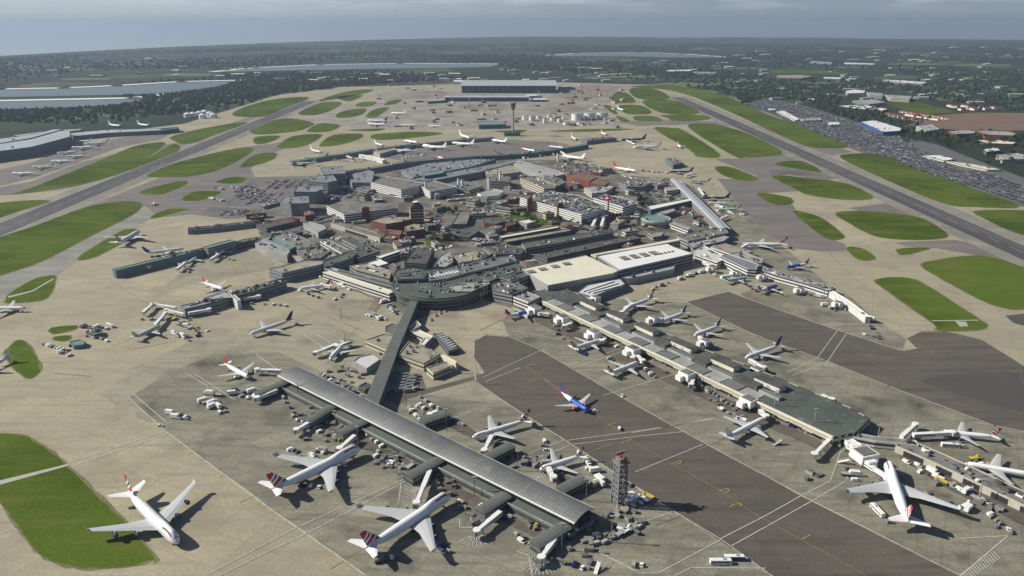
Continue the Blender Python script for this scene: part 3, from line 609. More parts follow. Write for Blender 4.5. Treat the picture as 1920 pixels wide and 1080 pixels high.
def disc_building(name, lab, cxp, cyp, rad, z, wall, roof, n=40, z0=0, sy=1.0, cat='building', plant=14):
    c = W(cxp, cyp, z); root = empty(name, (c.x, c.y, 0)); tag(root, lab, cat)
    pts = [(c.x + rad * math.cos(2 * math.pi * i / n), c.y + rad * sy * math.sin(2 * math.pi * i / n)) for i in range(n)]
    finish_building(root, pts, z, wall, roof, plant); b = MB()
    b.prism([(c.x + (rad + 2.2) * math.cos(2 * math.pi * i / n), c.y + (rad * sy + 2.2) * math.sin(2 * math.pi * i / n)) for i in range(n)], z - 3.2, z - 1.6, roof, bot=True); b.build('canopy', root, off=root.location); return root
rt = disc_building('rotunda', 'round terminal hall with a green grey roof carrying rows of white ducts', 822, 530, 50, 13, 'w_dark', 'greenroof', plant=26)
landmark('the round terminal hall', rt.location)
for i in range(13):
    a = W(783 + i * 6.2, 524 - i * 1.2, 14); b = MB(); b.beam(a + Vector((-2.5, 3.5, 0)), a + Vector((2.5, -3.5, 0)), 1.3, 1.6, 'white'); b.build('roof_duct', rt, off=rt.location)
BL = [
 # name, label, roof outline, height, wall, roof, plant
 ('terminal_building', 'curved grey terminal block with ridged metal roof behind the round hall', "800,512 850,500 905,486 962,478 968,488 925,500 880,510 838,522 805,526", 15, 'w_grey', 'metalroof', 10),
 ('terminal_building', 'flat green grey terminal roof between the round hall and the cream roof', "912,503 970,488 985,500 1000,512 960,528 935,520 915,528 900,518", 13, 'w_grey', 'greenroof', 14),
 ('terminal_building', 'dark banded round ended office block touching the round hall', "742,506 765,502 792,504 800,514 796,522 745,524 738,515", 17, 'w_dark', 'greenroof', 6),
 ('plant_building', 'big dark flat roofed hall with sloping ends among the terminal roofs', "758,492 778,464 814,464 800,495", 14, 'w_dark', 'dkgrey', 3),
 ('terminal_building', 'white walled block with rooftop bays facing the brown apron', "846,536 862,530 916,526 918,531 884,546 848,546", 14, 'w_post', 'ltgrey', 8),
 ('terminal_building', 'grey block between the white bays and the first gate of the long pier', "922,532 965,522 975,532 990,540 960,552 925,545", 12, 'w_grey', 'grey', 8),
 ('terminal_building', 'stepped white building at the root of the long central pier', "943,548 968,538 1012,556 990,566", 10, 'w_white', 'ltgrey', 7),
 ('terminal_hall', 'huge cream roofed hall with four square dark skylights', "977,504 1097,478 1160,507 1150,512 1027,535", 14, 'w_plain', 'cream', 0),
 ('terminal_hall', 'huge white roofed hall with dark rooftop louvres', "1117,478 1250,456 1262,462 1300,475 1162,506", 15, 'w_grey', 'white', 0),
 ('terminal_building', 'long thin cream roofed strip behind the white roofed hall', "1108,476 1270,446 1276,450 1118,480", 15, 'w_cream', 'cream', 0),
 ('terminal_building', 'grey lean-to along the apron side of the white roofed hall', "1161,513 1255,492 1266,497 1263,504 1180,522 1165,521", 8, 'w_plain', 'ltgrey', 3),
 ('terminal_building', 'low hall with blue and white ribbed roof by the cream roofed hall', "1082,548 1100,534 1160,520 1172,532 1110,556", 8, 'w_blue', 'ribroof', 0),
 ('terminal_building', 'long dark grey roof along the road behind the cream hall', "978,455 1135,431 1150,435 1050,455 986,465", 8, 'w_grey', 'greenroof', 5),
 ('terminal_building', 'long near black roof beside the cream and white halls', "1008,476 1100,456 1183,441 1202,446 1110,466 1026,484", 8, 'w_dark', 'dkgrey', 8),
 ('bus_station', 'row of parallel bus station canopies with white edges', "944,449 1065,428 1072,432 950,454", 6, 'w_dark', 'tanroof', 0),
 ('bus_station', 'second white edged bus station canopy beside the dark grey roof', "935,442 1045,423 1050,426 940,446", 6, 'w_dark', 'cream', 0),
 ('roof_block', 'grey roofed block at the knot of the central piers', "1268,442 1340,426 1362,430 1366,436 1290,452", 11, 'w_grey', 'grey', 5),
 ('roof_block', 'lighter grey curved block at the knot of the central piers', "1290,455 1350,440 1368,444 1356,452 1300,464", 9, 'w_grey', 'ltgrey', 5),
 ('terminal_building', 'grey ribbed roofs where the white hall meets the short north pier', "1300,470 1320,460 1352,476 1360,484 1345,492 1304,478", 9, 'w_white', 'ribroof', 6),
 ('terminal_building', 'brown roofed block with a white edge at the knot of the piers', "1322,458 1345,452 1412,470 1385,480", 7, 'w_white', 'tanroof', 3),
 ('lounge_block', 'dark blue roofed lounge block on the short north pier', "1350,480 1364,475 1422,495 1418,505 1402,504", 12, 'w_white', 'bluegrey', 0),
 ('lounge_block', 'grey roofed annexe behind the dark blue roofed lounge', "1368,476 1392,470 1432,486 1428,493 1410,490", 9, 'w_grey', 'ltgrey', 5),
 # around the old tower
 ('office_block', 'low brick office with pale roof at the foot of the old control tower', "697,413 722,406 767,406 769,413 723,420", 13, 'w_brick', 'tanroof', 2),
 ('office_block', 'brick podium with pale roof in front of the old control tower', "758,424 775,419 797,420 796,429 762,434", 11, 'w_brick', 'tanroof', 3),
 ('office_block', 'long low brick terrace beside the pale roofed office', "692,426 755,432 750,441 700,434", 6, 'w_brick', 'brown', 4),
 ('depot', 'long plain grey roof with white box fronts behind the curved white pier', "620,418 634,415 722,440 712,446", 7, 'w_post', 'grey', 0),
 ('depot', 'dark shed with one white roof stripe in the middle of the car lots', "847,420 862,396 884,396 875,420", 7, 'w_dark', 'grey', 0),
 ('chapel', 'pale green roofed block with red framed forecourt', "905,408 942,406 946,414 930,420 908,418", 7, 'w_brick', 'greenroof', 2),
 ('chapel', 'dark domed green roof beside the car lots', "845,432 885,424 900,432 880,444 860,442", 8, 'w_dark', 'greenroof', 2),
 ('kiosk', 'bright cream canopy beside the brick stair towers', "970,414 990,411 1006,414 988,419", 8, 'w_plain', 'cream', 0),
 ('kiosk', 'dark brick cube between the red forecourt and cream canopy', "948,417 965,414 968,420 950,424", 9, 'w_brick', 'dkgrey', 0),
 # west terminal clutter
 ('terminal_building', 'teal ribbed roof of the south west terminal', "492,445 508,440 554,462 542,468", 11, 'w_grey', 'teal', 2),
 ('terminal_building', 'long pale grey roof beside the teal ribbed roof', "478,455 490,448 544,470 538,479 500,468", 10, 'w_plain', 'ltgrey', 6),
 ('terminal_building', 'grey cluttered roof behind the teal ribbed roof', "515,442 540,434 570,445 592,462 560,466", 10, 'w_grey', 'grey', 14),
 ('terminal_building', 'white walled terminal block in the middle of the south west roofs', "600,452 612,448 655,468 640,474", 10, 'w_white', 'grey', 6),
 ('terminal_building', 'cluttered dark roof between the teal roof and the curved white pier', "555,468 595,460 620,470 600,484 570,486", 9, 'w_grey', 'grey', 12),
 ('terminal_building', 'low striped roofs beside the tan roofed pier root', "545,478 565,488 600,488 640,476 610,466 590,478", 7, 'w_plain', 'ltgrey', 8),
 ('terminal_building', 'brown roofed yard building beyond the pier root', "650,472 690,462 712,470 672,484", 9, 'w_grey', 'dkgrey', 5),
 ('terminal_building', 'dark narrow roofs beside the long plain grey roof', "640,448 660,444 700,458 690,464 668,462", 7, 'w_grey', 'greenroof', 5),
 ('pier_root', 'tan flat roofed pier root at the end of the south west pier', "504,504 575,487 606,489 604,495 529,512", 12, 'w_blue', 'tanroof', 1),
 ('pier_root', 'grey roofed link between the tan roofed pier root and the terminal', "606,490 650,474 668,474 660,482 622,497 608,500", 12, 'w_blue', 'greenroof', 2),
 ('office_block', 'brown block behind the round ended office block', "655,498 690,492 735,508 730,522 668,506", 9, 'w_grey', 'tanroof', 8),
 ('office_block', 'white striped roof in the yard of brown blocks', "690,492 710,486 728,493 705,500", 9, 'w_white', 'white', 0),
 ('office_block', 'white slab roof beside the dark sloping hall', "706,480 745,468 752,470 715,483", 9, 'w_white', 'white', 0),
 ('office_block', 'grey roofed yard block beside the dark sloping hall', "748,466 768,462 766,474 750,476", 9, 'w_grey', 'ltgrey', 2),
 ('office_block', 'green glass block right behind the round terminal hall', "825,480 842,470 850,490 835,500 812,500", 11, 'w_grey', 'ltgrey', 5),
 ('office_block', 'tan terrace roofs between the shed with one stripe and the round hall', "850,478 885,470 925,474 900,486 862,492", 10, 'w_grey', 'tanroof', 7),
 ('office_block', 'dark brown flat block beside the white van yard', "905,462 950,458 985,466 975,476 930,476", 9, 'w_grey', 'dkgrey', 5),
 ('checkin_block', 'pale blue L shaped roof with a white front by the red shed', "568,418 580,415 606,422 612,428 596,436 590,430", 9, 'w_plain', 'ltgrey', 0),
 ('shed', 'red sided shed with a dark roof at the west pier root', "536,411 549,406 562,409 551,414", 8, 'w_redpanel', 'dkgrey', 2),
 ('pier_building', 'low dark roof linking the red shed to the west', "480,420 530,410 550,416 500,428", 7, 'w_dark', 'dkgrey', 2),
 # north-west block
 ('terminal_building', 'dark blue glass terminal front across the far apron', "757,338 888,314 960,300 968,304 900,322 770,346", 12, 'w_blue', 'bluegrey', 10),
 ('terminal_building', 'cluttered blue grey roof in front of the far central pier', "752,318 800,306 890,298 930,298 885,312 775,332", 9, 'w_blue', 'bluegrey', 22),
 ('plant_building', 'teal box standing on the blue grey roofs', "792,324 828,319 832,324 796,330", 17, 'w_teal', 'teal', 0),
 ('terminal_building', 'pink grey roof with white pillars beside the shed with a white wall', "905,316 935,308 960,310 975,322 930,328 912,324", 11, 'w_plain', 'tanroof', 3),
 ('hangar', 'long pale metal shed with white wall in the middle of the airport', "948,302 972,300 1048,320 1060,326 1035,332 1010,326", 11, 'w_plain', 'ltgrey', 3),
 ('depot', 'flat brick depot with stepped brown roof', "1062,328 1080,324 1112,326 1118,333 1105,340 1075,334", 12, 'brick', 'brown', 0),
 ('depot', 'second brown roofed brick depot beside the tan apron', "1104,336 1122,334 1142,341 1134,348 1108,344", 11, 'w_brick', 'brown', 0),
 ('office_block', 'striped office slab beyond the brick stair towers', "975,334 1000,330 1042,346 1040,352 1020,353", 14, 'w_cream', 'grey', 5),
 ('office_block', 'dark roofed office slab behind the striped one', "1020,328 1050,334 1062,342 1046,348", 12, 'w_dark', 'grey', 4),
 ('office_block', 'grey glass offices with two white shafts near the tan yard', "912,328 930,326 958,332 956,340 914,338", 15, 'w_grey', 'grey', 3),
 ('tent_roof', 'pale sloping tent roof beside the tan contractor yard', "895,362 925,354 944,358 935,366 905,368", 7, 'white', 'ltgrey', 0),
 ('office_block', 'low grey sheds beside the tan contractor yard', "832,345 858,338 892,342 900,350 880,356 850,352", 10, 'w_grey', 'metalroof', 4),
 ('office_block', 'white roofed low buildings behind the lattice of car decks', "1095,352 1130,346 1150,350 1135,360 1110,362", 9, 'w_white', 'ltgrey', 6),
 ('office_block', 'grey low building by the round green hall', "1160,340 1195,334 1222,342 1205,350 1175,350", 9, 'w_grey', 'grey', 8),
 ('walk_building', 'long white roofed corridor block crossing to the silver tube', "1214,386 1296,371 1304,374 1220,393", 9, 'w_teal', 'white', 0),
 ('walk_building', 'second corridor block parallel to the white roofed one', "1222,404 1238,396 1262,390 1268,394 1240,404", 8, 'w_grey', 'ltgrey', 2),
 ('walk_building', 'low building with green wall against the silver tube', "1246,351 1276,347 1282,354 1250,358", 9, 'w_cream', 'ltgrey', 0),
 ('walk_building', 'long white edged roof by the round green hall', "1239,412 1246,408 1296,427 1290,431", 8, 'w_white', 'ltgrey', 0),
 ('office_block', 'tan roofed triangle beside the long near black roof', "1214,436 1246,434 1240,442 1225,444", 6, 'w_grey', 'tanroof', 1),
 ('site_office', 'square grey building with a teal front alone on the far tan apron', "1248,298 1265,296 1281,305 1262,309", 9, 'w_teal', 'grey', 4),
 ('office_block', 'white roofed block on the near side of the far pier', "700,284 738,277 742,280 712,288", 9, 'w_white', 'tanroof', 0),
]
BR = {}
for nm, lb, pxs, z, wa, rf, pl in BL: BR[lb] = bld(nm, lb, pxs, z, wa, rf, plant=pl)
r = BR['huge cream roofed hall with four square dark skylights']
for (x, y) in ((996, 510), (1018, 505), (1041, 500), (1063, 495)):
    b = MB(); c = W(x, y, 13.4); b.box((c.x, c.y, 13.3), (9, 9, 1.0), 'grey', .4, base=True); b.build('skylight', r, off=r.location)
r = BR['huge white roofed hall with dark rooftop louvres']
for k in range(4):
    for j in range(5):
        c = W(1166 + k * 18.5 + j * 2.6, 485.5 - k * 3.2 - j * .4, 14.4); b = MB(); b.beam((c.x - 2.6, c.y + 6, 14.9), (c.x + 2.6, c.y - 6, 14.9), 1.1, 1.2, 'grey'); b.build('louvre', r, off=r.location)
for k in range(4):
    c = W(1240 + k * 7, 476 - k * 1.4, 14.4); b = MB(); b.box((c.x, c.y, 14.2), (3, 3, 1), 'dkgrey', .4, base=True); b.build('vent', r, off=r.location)
landmark('the white roofed hall', W(1200, 485)); landmark('the cream roofed hall', W(1060, 508)); landmark('the teal ribbed roof', W(525, 455)); landmark('the old brick control tower', W(780, 425))
landmark('the shed with one white roof stripe', W(865, 412)); landmark('the brick stair towers', W(1020, 395)); landmark('the brick depots', W(1100, 340)); landmark('the round green hall', W(1230, 415))
landmark('the dark blue roofed lounge', W(1390, 495)); landmark('the pale metal shed', W(1005, 318)); landmark('the striped car park by the dark glass terminal', W(745, 350)); landmark('the teal box', W(812, 330))
# blue and white rib lines
r = BR['low hall with blue and white ribbed roof by the cream roofed hall']
for k in range(3):
    b = MB(); a = W(1092 + k * 9, 549 + k * 1.5 - 3, 8.2); c = W(1150 + k * 8, 527 + k * 3.5, 8.2); b.beam(a, c, 2.2, .8, 'white'); b.build('roof_rib', r, off=r.location)
# ---- multi-storey car parks: decks as separate slabs with dark gaps
def car_park(lab, pix, z, n, towers=(), m='white', cars=0):
    pts = ccw(G(parse(pix), z)); c = sum(pts, Vector()) / len(pts); c.z = 0; root = empty('multi_storey_car_park', c); tag(root, lab, 'car park', 'multi storey car parks')
    b = MB(); b.prism(inset(pts, 1.2), 0, z - 1.4, 'dkgrey'); b.build('core', root, off=c)
    for k in range(n):
        zz = z * (k + 1) / n; b = MB(); b.prism(pts, zz - 1.7, zz, m, top=(k < n - 1), bot=True)
        if k == n - 1:
            b.flat(pts, zz - .5, 'grey'); 
        b.build('deck', root, off=c)
    for t in towers:
        q = W(t[0], t[1]); b = MB(); b.box((q.x, q.y, 0), (t[2], t[2] * .8, t[3]), 'brick', t[4] if len(t) > 4 else .3, base=True); b.box((q.x, q.y, t[3]), (t[2] * .6, t[2] * .5, 1.2), 'dkgrey', .3, base=True); b.build('stair_tower', root, off=c)
    rnd = random.Random(int(c.x)); xs = [p.x for p in pts]; ys = [p.y for p in pts]; b = MB(); k = 0
    while k < cars:
        p = (rnd.uniform(min(xs), max(xs)), rnd.uniform(min(ys), max(ys)))
        if not inpoly(p, inset(pts, 4)): continue
        k += 1; b.box((p[0], p[1], z - .5), (1.8, 4.4, 1.3), rnd.choice(['white', 'dkgrey', 'ltgrey', 'blue', 'grey', 'glassdk']), .5 + rnd.choice([0, 1.57]), base=True)
    if b.f: struct(tag(b.build('parked_cars'), 'cars parked on the top deck of the car park with brick stair towers'), 'stuff')
    return root
car_park('striped car park with a plain dark blue end wall beside the dark glass terminal', "695,342 722,330 760,336 798,344 752,356", 16, 5)
car_park('square car park with four dark openings between the old tower and grey sheds', "785,346 812,338 857,350 806,359", 14, 4)
car_park('green grey topped car park with a brown brick stair block', "612,386 640,377 700,380 745,382 746,389 645,402", 14, 4, [(687, 413, 11, 20, .2)])
car_park('large car park with two brick stair towers and cars on its top deck', "975,370 1030,358 1085,366 1134,386 1134,391 1090,402", 16, 5, [(993, 396, 8, 21, .2), (1049, 408, 9, 22, .2)], cars=170)
car_park('car park with thick white bands beside the red and white chimney', "1112,371 1132,364 1178,373 1196,381 1168,388", 15, 4, cars=60)
# ================================================================ PIERS
def long_pier():
    near = parse("1020,566 1300,697 1562,820"); far = parse("1632,785 1590,762 1440,700 1330,658 1215,610 1135,573 1050,535 1000,548")
    pts = G(near + [(1606, 810)] + far, 8); c = sum(pts, Vector()) / len(pts); c.z = 0; root = empty('pier_building', c)
    tag(root, 'long straight pier with a row of dark lantern boxes along its stepped flat roof', 'airport pier'); landmark('the long straight pier', W(1300, 680)); landmark('the green roofed end of the long straight pier', W(1570, 780))
    b = MB(); b.prism(pts, 3.2, 8, 'w_post', top=False, bot=True); b.build('wall', root, off=c)
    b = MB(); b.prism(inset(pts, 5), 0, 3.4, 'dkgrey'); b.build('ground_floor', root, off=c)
    b = MB(); b.flat(ccw(inset(pts, .6)), 7.6, 'greenroof'); b.build('roof', root, off=c)
    N0, N1 = W(1020, 566, 8), W(1562, 820, 8); d = (N1 - N0); ln = d.length; d.normalize(); s = Vector((-d.y, d.x, 0))
    b = MB(); b.beam(N0 - s * .2, N1 - s * .2, 1.6, 1.4, 'cream'); b.build('parapet', root, off=c)
    n = int(ln / 7)
    for i in range(0, n, 2):
        p = N0 + d * (i * 7 + 3) + s * .8; b = MB(); b.box((p.x, p.y, 0), (.6, .6, 3.4), 'cream', base=True); b.build('column', root, off=c)
    # paired roof panels, grey then paler, along the near strip
    m = 15
    for i in range(m):
        t0, t1 = i / m * .80, (i + .93) / m * .80; a = N0.lerp(N1, t0) + s * 3; e = N0.lerp(N1, t1) + s * 3
        b = MB(); q = [a, e, e + s * 11, a + s * 11]; zz = 7.9 + (.5 if i % 2 else .2); b.prism([(v.x, v.y) for v in q], 7.55, zz, 'metalroof' if i % 2 else 'ltgrey'); b.build('roof_panel', root, off=c)
    # lanterns
    for i, t in enumerate((.045, .17, .30, .435, .575, .70)):
        a = N0.lerp(N1, t) + s * 14; e = a + d * (14 if i < 5 else 24); b = MB(); q = [a, e, e + s * 8, a + s * 8]
        b.prism([(v.x, v.y) for v in q], 7.55, 12, 'dkgrey'); b.build('roof_lantern', root, off=c)
        a2 = e + d * 1; e2 = N0.lerp(N1, t) + s * 14 + d * 44
        if (e2 - a2).dot(d) > 4:
            b = MB(); q = [a2 + s * 1, e2 + s * 1, e2 + s * 6, a2 + s * 6]; b.prism([(v.x, v.y) for v in q], 7.55, 10, 'ltgrey', top=False); b.flat(ccw([(v.x, v.y) for v in q]), 10, 'metalroof'); b.build('roof_monitor', root, off=c)
    for i, t in enumerate((.08, .2, .32, .46, .60, .735)):      # far row with white clerestory walls
        a = N0.lerp(N1, t) + s * 27; e = a + d * 24; q = [a, e, e + s * 9, a + s * 9]; b = MB(); b.prism([(v.x, v.y) for v in q], 7.5, 11.5, 'cream' if i % 2 == 0 else 'w_cabin', top=False); b.build('clerestory', root, off=c)
        b = MB(); b.prism([(v.x, v.y) for v in inset(q, -.5)], 11.5, 12, 'dkgrey'); b.build('clerestory_roof', root, off=c)
long_pier()
def gatehouse(x, y, wdt=9, name='gate_house', h=9.5, ang=None, lab=None):
    p = W(x, y, h); d = (W(1562, 820, 0) - W(1020, 566, 0)); a = math.atan2(d.y, d.x) if ang is None else ang
    root = empty(name, (p.x, p.y, 0), a)
    if lab: tag(root, lab, 'gate house', 'white gate houses on stilts')
    else: tag(root, None, 'gate house', 'white gate houses on stilts'); AUTO.append((root, 'white gate house'))
    b = MB(); b.box((0, 0, 3.4), (wdt * 1.15, wdt, h - 3.4), 'white', base=True); b.build('body', root)
    b = MB(); b.box((0, 0, h), (wdt * .9, wdt * .8, .5), 'grey', base=True); b.build('roof', root)
    b = MB(); b.box((0, -wdt / 2 - .04, 5.2), (wdt * .6, .1, 1.6), 'glassdk', base=True); b.build('window', root)
    b = MB(); b.box((-wdt * .15, -wdt / 2 - 2.2, 3.4), (wdt * .6, 4.2, 4.2), 'white', base=True); b.build('porch', root)
    for i in (-1, 1):
        for j in (-1, 1): b = MB(); b.box((i * wdt * .45, j * wdt * .35, 0), (.8, .8, 3.5), 'steel', base=True); b.build('leg', root)
for (x, y) in ((1003, 575), (1056, 592), (1114, 620), (1187, 651), (1288, 697), (1404, 746)): gatehouse(x, y, 9.5)
gatehouse(1622, 846, 12, ang=.3)
for (x, y) in ((1226, 594), (1322, 637), (1117, 556), (1420, 690)): gatehouse(x, y, 7.5, h=8.5)
for (x, y) in ((1500, 540), (1572, 566), (1335, 500), (1380, 508), (1430, 515)): gatehouse(x, y, 7, h=7.5)
BL2 = [
 ('pier_building', 'low flat pier with white edged roof running out from the dark blue lounge', 'bar', "1422,500 1462,514 1515,528 1560,542", 15, 8, 'w_white', 'ltgrey', 14),
 ('pier_building', 'bright white enclosed walkway at the tip of the short north pier', 'bar', "1558,545 1590,565 1628,594", 5.5, 7, 'w_cabin', 'white', 0),
 ('pier_building', 'low service pier with white parapets beside the jumbo at its nose', 'bar', "1690,828 1760,858 1850,900 1960,952", 16, 5.5, 'w_post', 'grey', 10),
 ('pier_building', 'grey link block from the green roof end toward the service pier', 'bar', "1588,812 1640,822 1720,830", 7, 6, 'w_white', 'grey', 2),
 ('pier_building', 'white walkway from the gate house to the service pier', 'bar', "1590,822 1612,836", 6, 6.5, 'w_cabin', 'white', 0),
 ('pier_building', 'pale blue walled south west pier with one high roof ridge', 'bar', "213,506 300,485 380,466 436,452", 8, 10, 'cargo_wall', 'teal', 4),
 ('pier_building', 'taller pale blue box on the inner end of the south west pier', 'bar', "385,464 437,450", 10, 13, 'w_blue', 'teal', 0),
 ('pier_building', 'dark roofed spur joining the south west pier to the terminal', 'bar', "437,455 465,449 490,446", 12, 9, 'w_dark', 'grey', 5),
 ('pier_building', 'dark green roofed old pier beyond the south west pier', 'bar', "352,428 400,424 450,418 485,414", 11, 8, 'w_blue', 'greenroof', 10),
 ('pier_building', 'dark blue roofed pier ending in two white walkways', 'bar', "342,576 385,566 432,552", 13, 9, 'w_blue', 'bluegrey', 8),
 ('pier_building', 'grey roofed middle part of the pier with two white walkways', 'bar', "432,552 470,542 530,524", 14, 10, 'w_blue', 'greenroof', 16),
 ('pier_building', 'white L shaped walkway laid across the dark blue roofed pier', 'bar', "380,560 420,545 428,543 440,556 448,563", 4, 10.5, 'w_cabin', 'ltgrey', 0),
 ('pier_building', 'long curved white fronted pier above a row of striped baggage ramps', 'bar', "610,508 650,521 690,534 735,548", 8, 9.5, 'w_white', 'cream', 3),
 ('pier_building', 'green grey roof running behind the white fronted curved pier', 'bar', "612,501 655,512 700,524 738,534", 8, 10.5, 'w_grey', 'greenroof', 3),
 ('pier_building', 'far west pier with dark glass head and blue grey roof', 'bar', "545,303 600,294 650,287 700,279", 13, 9, 'w_blue', 'bluegrey', 6),
 ('pier_building', 'eastern part of the far west pier between parked white jets', 'bar', "705,278 760,272 820,266 860,262 925,257", 13, 9, 'w_blue', 'bluegrey', 8),
 ('pier_building', 'long blue grey roofed pier leading to the far central stands', 'bar', "640,321 700,314 760,303 840,296 900,291", 12, 10, 'w_blue', 'bluegrey', 5),
 ('pier_building', 'green grey far central pier with hunched gate rooms', 'bar', "900,292 960,289 1010,284 1060,277 1100,270", 12, 10, 'w_teal', 'teal', 8),
 ('pier_building', 'crowded end of the far central pier with metal roof', 'bar', "1095,263 1125,259 1152,257", 22, 10, 'w_grey', 'metalroof', 8),
 ('pier_building', 'white slanting walkway beyond the far west pier root', 'bar', "674,289 700,294 719,300", 5, 8, 'w_cabin', 'white', 0),
 ('walk_building', 'tan roofed gate building left of the connector corridor', 'poly', "685,637 720,625 738,628 729,656", 0, 7.5, 'w_cream', 'tanroof', 1),
 ('walk_building', 'big tan roofed gate building right of the connector corridor', 'poly', "747,664 766,640 826,662 794,681", 0, 8, 'w_cream', 'tanroof', 4),
 ('walk_building', 'flat roofed room with wide windows by the big tan roof', 'poly', "800,689 838,677 846,685 812,699", 0, 7, 'w_cream', 'tanroof', 0),
 ('walk_building', 'small L shaped white roof beside the connector corridor', 'poly', "772,622 786,618 812,630 796,646 788,643 796,632", 0, 6, 'w_white', 'cream', 1),
 ('walk_building', 'little tan roofed room at the shoulder of the connector corridor', 'poly', "766,612 782,601 790,609 768,621", 0, 6, 'w_white', 'tanroof', 0),
 ('shed', 'white ribbed shed left of the connector corridor', 'poly', "662,677 672,669 697,663 713,673 687,691", 0, 6, 'w_plain', 'ribroof', 0),
 ('shed', 'blue grey slatted roof on the yard right of the connector corridor', 'poly', "812,625 828,622 860,653 841,658", 0, 5, 'w_dark', 'metalroof', 0),
 ('shed', 'little grey hut below the connector corridor', 'poly', "672,724 686,716 699,722 684,731", 0, 4, 'w_dark', 'dkgrey', 0),
 ('wall', 'tall cream screen wall beside the big tan roofed gate building', 'bar', "828,664 856,679", 2, 8, 'cream', 'cream', 0),
 ('round_pavilion', 'flat grey round ended roof beside the connector corridor', 'poly', "722,612 735,606 750,608 748,622 735,628 722,622", 0, 6, 'w_grey', 'grey', 0),
]
for nm, lb, kd, pxs, wd_, z, wa, rf, pl in BL2:
    BR[lb] = bar(nm, lb, pxs, wd_, z, wa, rf, plant=pl, cat='airport pier') if kd == 'bar' else bld(nm, lb, pxs, z, wa, rf, plant=pl)
r = BR['blue grey slatted roof on the yard right of the connector corridor']
for k in range(8):
    t = k / 8; b = MB(); b.beam(W(817 + 33 * t, 625 + 30 * t, 5.4), W(829 + 31 * t, 623 + 28 * t, 5.4), .8, .5, 'white'); b.build('roof_slat', r, off=r.location)
landmark('the south west pier', W(310, 485)); landmark('the dark blue roofed pier', W(385, 570)); landmark('the curved white fronted pier', W(670, 530)); landmark('the far west pier', W(620, 290)); landmark('the far central pier', W(1030, 283))
landmark('the short north pier', W(1510, 530)); landmark('the service pier', W(1800, 880)); landmark('the big tan roofed gate building', W(790, 660)); landmark('the white ribbed shed', W(690, 680))
# striped baggage ramps
for i in range(17):
    t = i / 16; x, y = (650 + 62 * t, 541 + 16 * t) if i < 10 else (706 + 14 * (i - 10) / 6 * -1 + 6, 560 + 22 * (i - 10) / 6)
    p = W(x, y); root = empty('baggage_ramp', p, 1.1); tag(root, None, 'baggage ramp', 'striped baggage ramps'); AUTO.append((root, 'slim tan baggage ramp'))
    b = MB(); b.box((0, 0, .0), (1.6, 9, 1.3), 'tanroof', base=True); b.build('ramp', root); b = MB(); b.box((0, 0, 1.3), (.5, 9, .3), 'brick', base=True); b.build('kerb', root)
for i in range(9):
    t = i / 8; p = W(503 + 42 * t, 474 + 15 * t); root = empty('baggage_ramp', p, 1.1); tag(root, None, 'baggage ramp', 'striped baggage ramps'); AUTO.append((root, 'slim tan baggage ramp'))
    b = MB(); b.box((0, 0, .0), (1.6, 8, 1.3), 'tanroof', base=True); b.build('ramp', root); b = MB(); b.box((0, 0, 1.3), (.5, 8, .3), 'brick', base=True); b.build('kerb', root)
for i in range(9):
    t = i / 8; p = W(808 + 70 * t, 600 - 30 * t ** .6); root = empty('baggage_ramp', p, .3); tag(root, None, 'baggage ramp', 'striped baggage ramps'); AUTO.append((root, 'slim tan baggage ramp'))
    b = MB(); b.box((0, 0, .0), (1.8, 8, 1.3), 'tanroof', base=True); b.build('ramp', root); b = MB(); b.box((0, 0, 1.3), (.7, 8, .3), 'brick', base=True); b.build('kerb', root)
# long grey containers in the shade beside the connector corridor
for i in range(6):
    for j in range(3):
        p = W(741 + j * 17 - i * 2.0, 704 + i * 5.6 + j * 1.5); root = empty('cargo_container', p, .28); tag(root, None, 'container', 'long cargo containers in the shade of the connector'); AUTO.append((root, ['steel grey cargo container', 'blue grey cargo container', 'pale cargo container'][(i + j) % 3]))
        b = MB(); b.box((0, 0, .3), (7.6, 2.6, 2.5), ['steel', 'bluegrey', 'ltgrey'][(i + j) % 3], base=True); b.build('body', root); b = MB(); b.box((0, 0, 0), (7.2, 2.0, .3), 'dkgrey', base=True); b.build('skid', root); b = MB(); b.box((0, 0, 2.8), (7.7, 2.7, .12), 'metalroof', base=True); b.build('roof', root)
# silver tube pier: a long barrel roof
def tube(lab, A, B, wd_, z, m, rise=2.2, m2='w_grey'):
    a, c = W(*A, z), W(*B, z); root = empty('tube_pier', ((a.x + c.x) / 2, (a.y + c.y) / 2, 0)); tag(root, lab, 'airport pier'); off = root.location; d = (c - a).normalized(); s = Vector((-d.y, d.x, 0)) * wd_ / 2
    vault(root, 'roof', a - s, c - s, a + s, c + s, rise, m, 8)
    b = MB(); b.prism([(v.x, v.y) for v in (a - s * .9, c - s * .9, c + s * .9, a + s * .9)], 0, z - .1, m2, top=False); b.build('wall', root, off=off)
    b = MB(); b.beam(a - s, c - s, .8, .8, 'white'); b.beam(a + s, c + s, .8, .8, 'white'); b.build('eave', root, off=off)
mat('silver', (.42, .435, .47), rough=.4, metal=.3, fine=0)
tube('long silver blue tube shaped pier roof with white edges', (1264, 336), (1360, 430), 14, 10, 'silver'); landmark('the silver tube pier', W(1315, 385))
disc_building('dome_hall', 'round green hall on a stone base by the corridor blocks', 1231, 409, 21, 10, 'w_cream', 'teal', plant=2)
